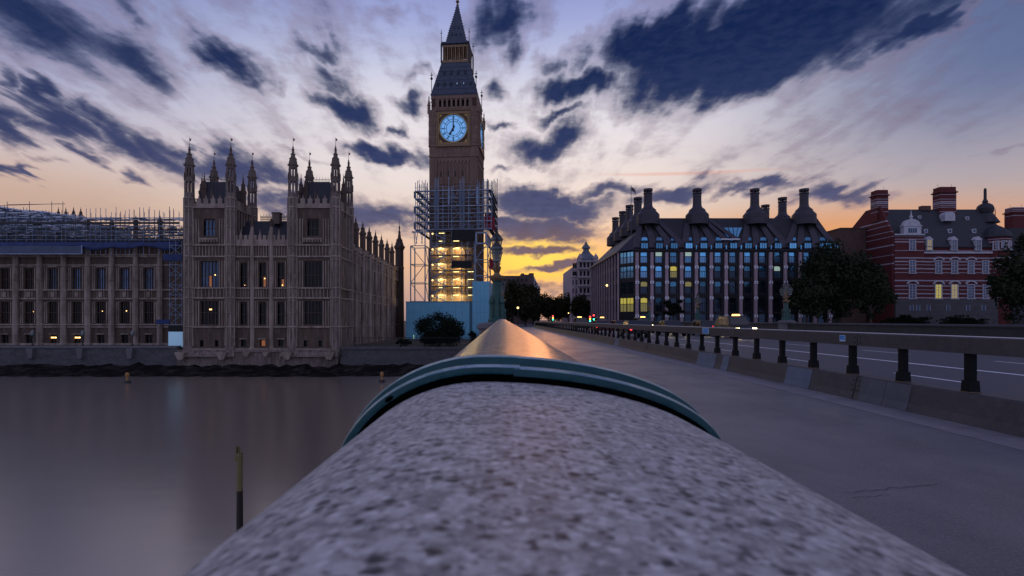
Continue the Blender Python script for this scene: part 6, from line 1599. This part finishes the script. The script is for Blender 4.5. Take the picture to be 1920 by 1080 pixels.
MB().lathe(tx_,ty_,[(3.2,base),(3.2,zz_(395))],16,0).build('round_turret', M['band_front'], rb_)
MB().lathe(tx_,ty_,[(3.5,zz_(397)),(3.5,zz_(392)),(2.9,zz_(360)),(1.6,zz_(330)),(.5,zz_(312)),(.12,zz_(300)),(.08,zz_(205))],16,0).build('turret_roof', M['slate'], rb_)
for a_ in (-70,-100,-130):
    c, s = math.cos(R(a_)), math.sin(R(a_)); put('turret_window', nwin(.5, 2.0, 'glass_n', 0), rb_, tx_+3.15*c, ty_+3.15*s, zz_(478), (0,0,R(a_+90)))
MB().box(X(pu(1200),DN+6),X(pu(1400),DN+6),DN+5,DN+20,base,Z(py(345),DN+6)).build('east_wing', M['slate'], rb_)
q = MB(); q.box(x0-.15,x2,DN-.45,DN-.02,base,Z(py(806),DN)); q.build('stone_base', M['terrace'], rb_)
sw = MB().box(-.4,.4,-.02,.02,0,1.5,1).box(-.5,-.4,-.06,.0,0,1.5,0).box(.4,.5,-.06,.0,0,1.5,0).mesh('base_window', [M['white_trim'], M['glass_n']])
for u in (590,632,700,828,958,1060): put('base_window', sw, rb_, X(pu(u),DN-.48), DN-.48, Z(py(880),DN))
bb = thing('brick_block', 'plain brown brick block between the office block and the banded brick building', 'building', (X(1600,150),150,-.3))
MB().box(X(1576,150),X(1624,150),150,162,-.3,Z(429,150)).build('wall', M['brown_brick'], bb)
MB().box(X(1575,150),X(1625,150),149.8,162.2,Z(429,150),Z(427,150)).build('roof_edge', M['brown_brick'], bb)

# ------------------------------------------------------------------ far end of the street
dmb = thing('domed_building', 'ornate pale stone building with a lead corner dome at the end of the street', 'building', (X(1100,190),190,-.1))
Dd = 190.; dxp = lambda p: X(p,Dd); dzp = lambda y: Z(y,Dd)
w = MB(); w.box(dxp(1074),dxp(1120),Dd+2,Dd+30,-.1,dzp(500)); w.box(dxp(1084),dxp(1122),Dd,Dd+14,-.1,dzp(492))
for y in (490,504,520,536,552): w.box(dxp(1083),dxp(1123),Dd-.6,Dd-.001,dzp(y)-.25,dzp(y)+.25)
w.lathe(dxp(1079),Dd+3,[(1.2,-.1),(1.2,dzp(520)),(1.5,dzp(519)),(.9,dzp(514)),(.1,dzp(508))],10)
w.build('wall', M['far_stone'], dmb)
gw = MB().box(-.35,.35,-.03,.03,0,1.7).mesh('window', M['glass_dk'])
for y in (503,519,535,551):
    for p in (1089,1096,1103,1110,1117): put('window', gw, dmb, dxp(p), Dd-.05, dzp(y)+.35)
    for p in (1077,1081): put('window', gw, dmb, dxp(p), Dd+1.95, dzp(y)+.35)
cx_, cy_ = dxp(1103), Dd+5
MB().lathe(cx_,cy_,[(3.6,dzp(492)),(3.6,dzp(488)),(3.4,dzp(487)),(3.2,dzp(482)),(2.7,dzp(477)),(1.9,dzp(472.5)),(1.3,dzp(470.5))],16,0).build('dome', M['far_lead'], dmb)
MB().lathe(cx_,cy_,[(1.5,dzp(470.8)),(1.5,dzp(469)),(1.1,dzp(468.8)),(1.1,dzp(463)),(1.6,dzp(462.6)),(1.5,dzp(460)),(.9,dzp(456)),(.4,dzp(453)),(.5,dzp(451.5)),(.12,dzp(450)),(.05,dzp(445))],12,0).build('cupola', M['far_lead'], dmb)
for p in (1088,1118): MB().lathe(dxp(p),Dd+1,[(.9,dzp(492)),(.9,dzp(485)),(1.1,dzp(484)),(.7,dzp(479)),(.2,dzp(476)),(.05,dzp(473))],8).build('corner_cupola', M['far_stone'], dmb)
fb = thing('flat_roofed_building', 'brown flat roofed building with a white end wall beyond the street trees', 'building', (X(975,215),215,-.1))
Df = 215.; w = MB(); fx = lambda p: X(p,Df); fz = lambda y: Z(y,Df)
w.box(fx(925),fx(978),Df,Df+20,-.1,fz(517)); w.box(fx(975),fx(1000),Df-3,Df+15,-.1,fz(516)); w.box(fx(977),fx(983),Df,Df+3,fz(516),fz(512.5)); w.box(fx(992),fx(1001),Df,Df+4,fz(516),fz(512)); w.build('wall', M['far_brick'], fb)
w = MB(); w.add([(fx(1000)+.01,Df-3.1,-.1),(fx(1012),Df-3.1,-.1),(fx(1012),Df-3.1,fz(545)),(fx(1000)+.01,Df-3.1,fz(518)),(fx(1000)+.01,Df+14,-.1),(fx(1012),Df+14,-.1),(fx(1012),Df+14,fz(545)),(fx(1000)+.01,Df+14,fz(518))],[(0,1,2,3),(4,5,6,7),(0,1,5,4),(1,2,6,5),(2,3,7,6),(3,0,4,7)]); w.build('end_wall', M['white_trim'], fb)
for p in (946,954,962,970,978,986): MB().box(fx(p)-.4,fx(p)+.4,Df-3.06,Df-3.001,fz(529),fz(523)).build('window', M['glass_dk'], fb) if p > 976 else MB().box(fx(p)-.4,fx(p)+.4,Df-.06,Df-.001,fz(529),fz(523)).build('window', M['glass_dk'], fb)

# ------------------------------------------------------------------ trees
def tree(label, x, y, zg, zc_, rx, ry, rz, n, leaf, size, kind='tree', group=None, seed=1, trunk_r=.3, clumps=46, low=-.75, loose=True):
    """tapered trunk with limbs; crown of leaf clumps spread through an uneven volume"""
    rg = np.random.default_rng(seed)
    t = thing(kind, label, 'tree' if kind != 'bush' else 'bush', (x,y,zg), group)
    cl = []
    while len(cl) < clumps:
        p = rg.uniform(-1,1,3); r2 = np.linalg.norm(p)
        if r2 > 1 or r2 < .1 or p[2] < low: continue
        far_ = rg.random() < .68
        if not loose:
            p = p/r2*(.15+.78*rg.random()**.45); cl.append((x+p[0]*rx*.86, y+p[1]*ry*.86, zc_+p[2]*rz*.86, rg.uniform(.2,.38))); continue
        p = p/r2*((.58+.46*rg.random()**.7) if far_ else (.1+.5*rg.random()))
        lob = 1+.16*math.sin(3*math.atan2(p[2], p[0])+seed)+.08*math.sin(7*math.atan2(p[2], p[0])+2*seed)
        cl.append((x+p[0]*rx*.84*lob, y+p[1]*ry*.84, zc_+p[2]*rz*.84*lob, rg.uniform(.12,.30) if far_ else rg.uniform(.25,.42)))
    verts = []; faces = []; per = n//clumps
    V = np.zeros((per*clumps*4,3)); k = 0
    for (cx,cy,cz,cr) in cl:
        d = rg.normal(size=(per,3)); d /= np.linalg.norm(d,axis=1)[:,None]
        rr = cr*rg.random(per)**.35
        c = np.array([cx,cy,cz])+d*rr[:,None]*np.array([rx,ry,rz])*rg.uniform(.8,1.15,(per,1))
        a_ = rg.normal(size=(per,3)); a_ /= np.linalg.norm(a_,axis=1)[:,None]
        b2 = np.cross(a_, rg.normal(size=(per,3))); b2 /= np.linalg.norm(b2,axis=1)[:,None]
        s = size*rg.uniform(.6,1.3,(per,1))
        for q, (u,v) in enumerate(((-1,-.5),(.15,-.65),(1,.4),(-.2,.7))): V[k+q:k+4*per:4] = c+a_*s*u+b2*s*v
        k += 4*per
    V -= np.array([x,y,zg])
    me = bpy.data.meshes.new('crown'); nf = len(V)//4
    me.vertices.add(len(V)); me.vertices.foreach_set('co', V.ravel()); me.loops.add(4*nf); me.loops.foreach_set('vertex_index', np.arange(4*nf))
    me.polygons.add(nf); me.polygons.foreach_set('loop_start', np.arange(0,4*nf,4)); me.polygons.foreach_set('loop_total', np.full(nf,4)); me.materials.append(M[leaf]); me.update(); me.validate()
    link('crown', me, t)
    tk = MB(); top = zc_+rz*.1
    tk.tube((x,y,zg-.2),(x+.1,y,zg+(top-zg)*.45),trunk_r,8,0,trunk_r*.7); tk.tube((x+.1,y,zg+(top-zg)*.45),(x,y+.1,top+rz*.3),trunk_r*.7,8,0,trunk_r*.2)
    for (cx,cy,cz,cr) in cl[:18]: tk.tube((x+.05,y,zg+(top-zg)*.5*(.7+.6*rg.random())),(cx,cy,cz),trunk_r*.35,5,0,trunk_r*.08)
    tk.build('trunk', M['bark'], t)
    return t
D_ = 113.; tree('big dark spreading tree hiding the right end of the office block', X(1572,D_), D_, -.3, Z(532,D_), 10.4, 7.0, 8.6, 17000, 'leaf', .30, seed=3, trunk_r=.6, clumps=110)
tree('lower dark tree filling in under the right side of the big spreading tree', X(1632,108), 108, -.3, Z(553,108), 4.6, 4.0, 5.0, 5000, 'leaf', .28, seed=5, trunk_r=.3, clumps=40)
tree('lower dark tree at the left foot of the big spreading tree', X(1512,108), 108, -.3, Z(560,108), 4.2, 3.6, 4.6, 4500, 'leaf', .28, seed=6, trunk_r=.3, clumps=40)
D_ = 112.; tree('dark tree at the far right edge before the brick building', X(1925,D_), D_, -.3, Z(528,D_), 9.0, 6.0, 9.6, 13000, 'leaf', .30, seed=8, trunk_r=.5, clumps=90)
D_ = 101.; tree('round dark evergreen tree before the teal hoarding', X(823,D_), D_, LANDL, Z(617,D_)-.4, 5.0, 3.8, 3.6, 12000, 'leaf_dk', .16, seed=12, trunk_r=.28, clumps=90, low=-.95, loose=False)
tree('small dark bush at the right foot of the teal hoarding', X(887,99), 99, LANDL, Z(634,99), 1.2, 1.0, 1.3, 1800, 'leaf_dk', .13, 'bush', seed=13, trunk_r=.1, clumps=20, low=-1)
tree('low dark bush at the foot of the north range, left of the hoarding', X(757,99), 99, LANDL, Z(641,99), 1.6, 1.0, 1.0, 1800, 'leaf_dk', .13, 'bush', seed=14, trunk_r=.1, clumps=20, low=-1)
for i, (px_, D_, top, rx, lb) in enumerate(((962,120,522,3.6,'tall street tree just right of the tall near lamp'),(985,138,527,4.2,'street tree below the flat roofed building'),(1000,165,548,4.5,'street tree below the white end wall'),
        (1028,205,549,5.2,'dark rounded street tree at the far end of the street on its left side'),(1048,232,555,4.6,'smallest street tree in the dip of the tree line'),(1066,200,545,4.6,'dark street tree left of the domed building'),(1092,178,552,4.0,'street tree in front of the domed building'))):
    zt_ = Z(top, D_); rz = (zt_-.9)/2.02; tree(lb, X(px_,D_), D_, -.1, zt_-rz*1.02, rx*1.15, rx, rz, 6500, 'leaf_y', .30, seed=20+i, trunk_r=.28, clumps=60, group='street trees beyond the bridge', low=-1, loose=False)
for i, (px_, D_, zt_, rx, lb) in enumerate(((1120,112,2.6,4.0,'low dark hedge clump at the street corner left of the office block'),(1262,119,3.4,2.6,'small dark tree before the ground floor of the office block'),(1700,116,2.3,6.5,'long low hedge before the foot of the brick building'),(1800,114,2.6,7.0,'long low hedge right of it towards the right edge'))):
    if i in (1,): tree(lb, X(px_,D_), D_, -.3, Z(577,D_), 3.0, 2.0, 2.0, 2200, 'leaf_dk', .22, seed=40+i, trunk_r=.16, clumps=26)
    elif i >= 2: tree(['','','long low hedge before the foot of the brick building','low hedge at the right, before the far right tree'][i], X(px_,D_), D_, -.3, .9, rx, 1.2, 1.6, 3200, 'leaf_dk', .2, 'bush', seed=40+i, trunk_r=.1, clumps=50, low=-1)

# ------------------------------------------------------------------ street furniture and the river
tl_red = emat('red_signal', (1,.03,.03), 9.0); tl_gr = emat('green_signal', (.05,1,.55), 6.0); tl_am = emat('amber_signal', (1,.5,.05), 5.0)
def signal(label, px_, py, D_):
    t = thing('traffic_light', label, 'traffic light', (X(px_,D_),D_,-.12), 'traffic lights at the end of the bridge')
    x_, zt_ = X(px_,D_), Z(py,D_)
    MB().tube((x_,D_,-.12),(x_,D_,zt_+.7),.06,8).build('pole', M['black'], t)
    MB().box(x_-.2,x_+.2,D_-.25,D_-.05,zt_-.62,zt_+.62).box(x_-.3,x_+.3,D_-.06,D_-.03,zt_-.75,zt_+.75).build('signal_head', M['black'], t)
    for z, m in ((.38,tl_red),(0,tl_am),(-.38,tl_gr)):
        MB().lathe(0,0,[(.02,0),(.15,0),(.13,.04),(.02,.06)],12).T
        q = MB(); n = 14; q.add([(x_+.14*math.cos(2*PI*i/n),D_-.27,zt_+z+.14*math.sin(2*PI*i/n)) for i in range(n)]+[(x_+.14*math.cos(2*PI*i/n),D_-.255,zt_+z+.14*math.sin(2*PI*i/n)) for i in range(n)],[tuple(range(n)),tuple(range(n,2*n))]+[(i,(i+1)%n,n+(i+1)%n,n+i) for i in range(n)])
        if m is tl_am and px_ > 1110: continue
        q.build('signal_lens', m, t)
signal('traffic light with red and green lenses, left one of the pair by the office block', 1106, 598, 100)
signal('traffic light with red and green lenses, right one of the pair by the office block', 1113, 595, 100)
signal('lone traffic light farther left under the street trees', 1036.5, 596, 118)
def glow_lamp(label, px_, py, D_, r=.22):
    t = thing('street_lamp', label, 'street lamp', (X(px_,D_),D_,-.12)); x_, z_ = X(px_,D_), Z(py,D_)
    MB().tube((x_,D_,-.12),(x_,D_,z_-.25),.07,8,0,.05).build('post', M['black'], t)
    MB().lathe(x_,D_,[(.06,z_-r),(r*.8,z_-r*.5),(r,z_),(r*.6,z_+r*.7),(.05,z_+r)],10).build('globe', M['lit'], t)
    MB().lathe(x_,D_,[(r*.7,z_+r*.75),(r*.5,z_+r*1.2),(.03,z_+r*1.6)],8).build('cap', M['black'], t)
glow_lamp('street lamp with a glowing yellow globe under the street trees', 971, 577, 105)
glow_lamp('far street lamp glowing like a white dot between the street trees', 1066, 587, 150, .16)
glow_lamp('street lamp glowing on the street side of the office block', 1138, 535, 118, .24)
pb = thing('mooring_pile', 'weathered wooden mooring pile with a split top standing in the river', 'post', (-11.6,23.6,WATER))
x_ = X(449.5,23.6); zc_ = Z(920,23.6); b_ = MB(); b_.lathe(x_,23.6,[(.125,zc_),(.13,Z(870,23.6)),(.135,Z(852,23.6)),(.12,Z(848,23.6))],9,0)
b_.build('pile', M['wood'], pb); MB().lathe(x_,23.6,[(.15,WATER-1),(.135,zc_)],9,0).build('wet_foot', M['wood_wet'], pb)
b_ = MB(); b_.bar((x_-.10,23.55,Z(862,23.6)),(x_-.12,23.55,Z(836,23.6)),.05,.16); b_.bar((x_-.02,23.6,Z(850,23.6)),(x_-.03,23.6,Z(838,23.6)),.05,.1); b_.bar((x_-.2,23.5,Z(864,23.6)),(x_-.06,23.5,Z(850,23.6)),.05); b_.build('split_top', M['wood'], pb)
MB().lathe(x_,23.6,[(.14,Z(855,23.6)),(.145,Z(854,23.6)),(.14,Z(852.6,23.6))],9,0).build('hoop', M['gold_dk'], pb)
for px_, D_, lb in ((238.5,78,'small yellow buoy floating before the long river range'),(716,79,'small yellow buoy just left of the teal band')):
    t = thing('buoy', lb, 'buoy', (X(px_,D_),D_,WATER), 'buoys on the river'); x_ = X(px_,D_)
    MB().lathe(x_,D_,[(.42,WATER-.2),(.5,WATER+.05),(.42,WATER+.28),(.18,WATER+.36)],12,0).build('float', M['black'], t)
    MB().lathe(x_,D_,[(.16,WATER+.36),(.14,WATER+.9),(.26,WATER+.98),(.28,WATER+1.35),(.2,WATER+1.45),(.05,WATER+1.55)],12,0).build('marker', M['buoy'], t)
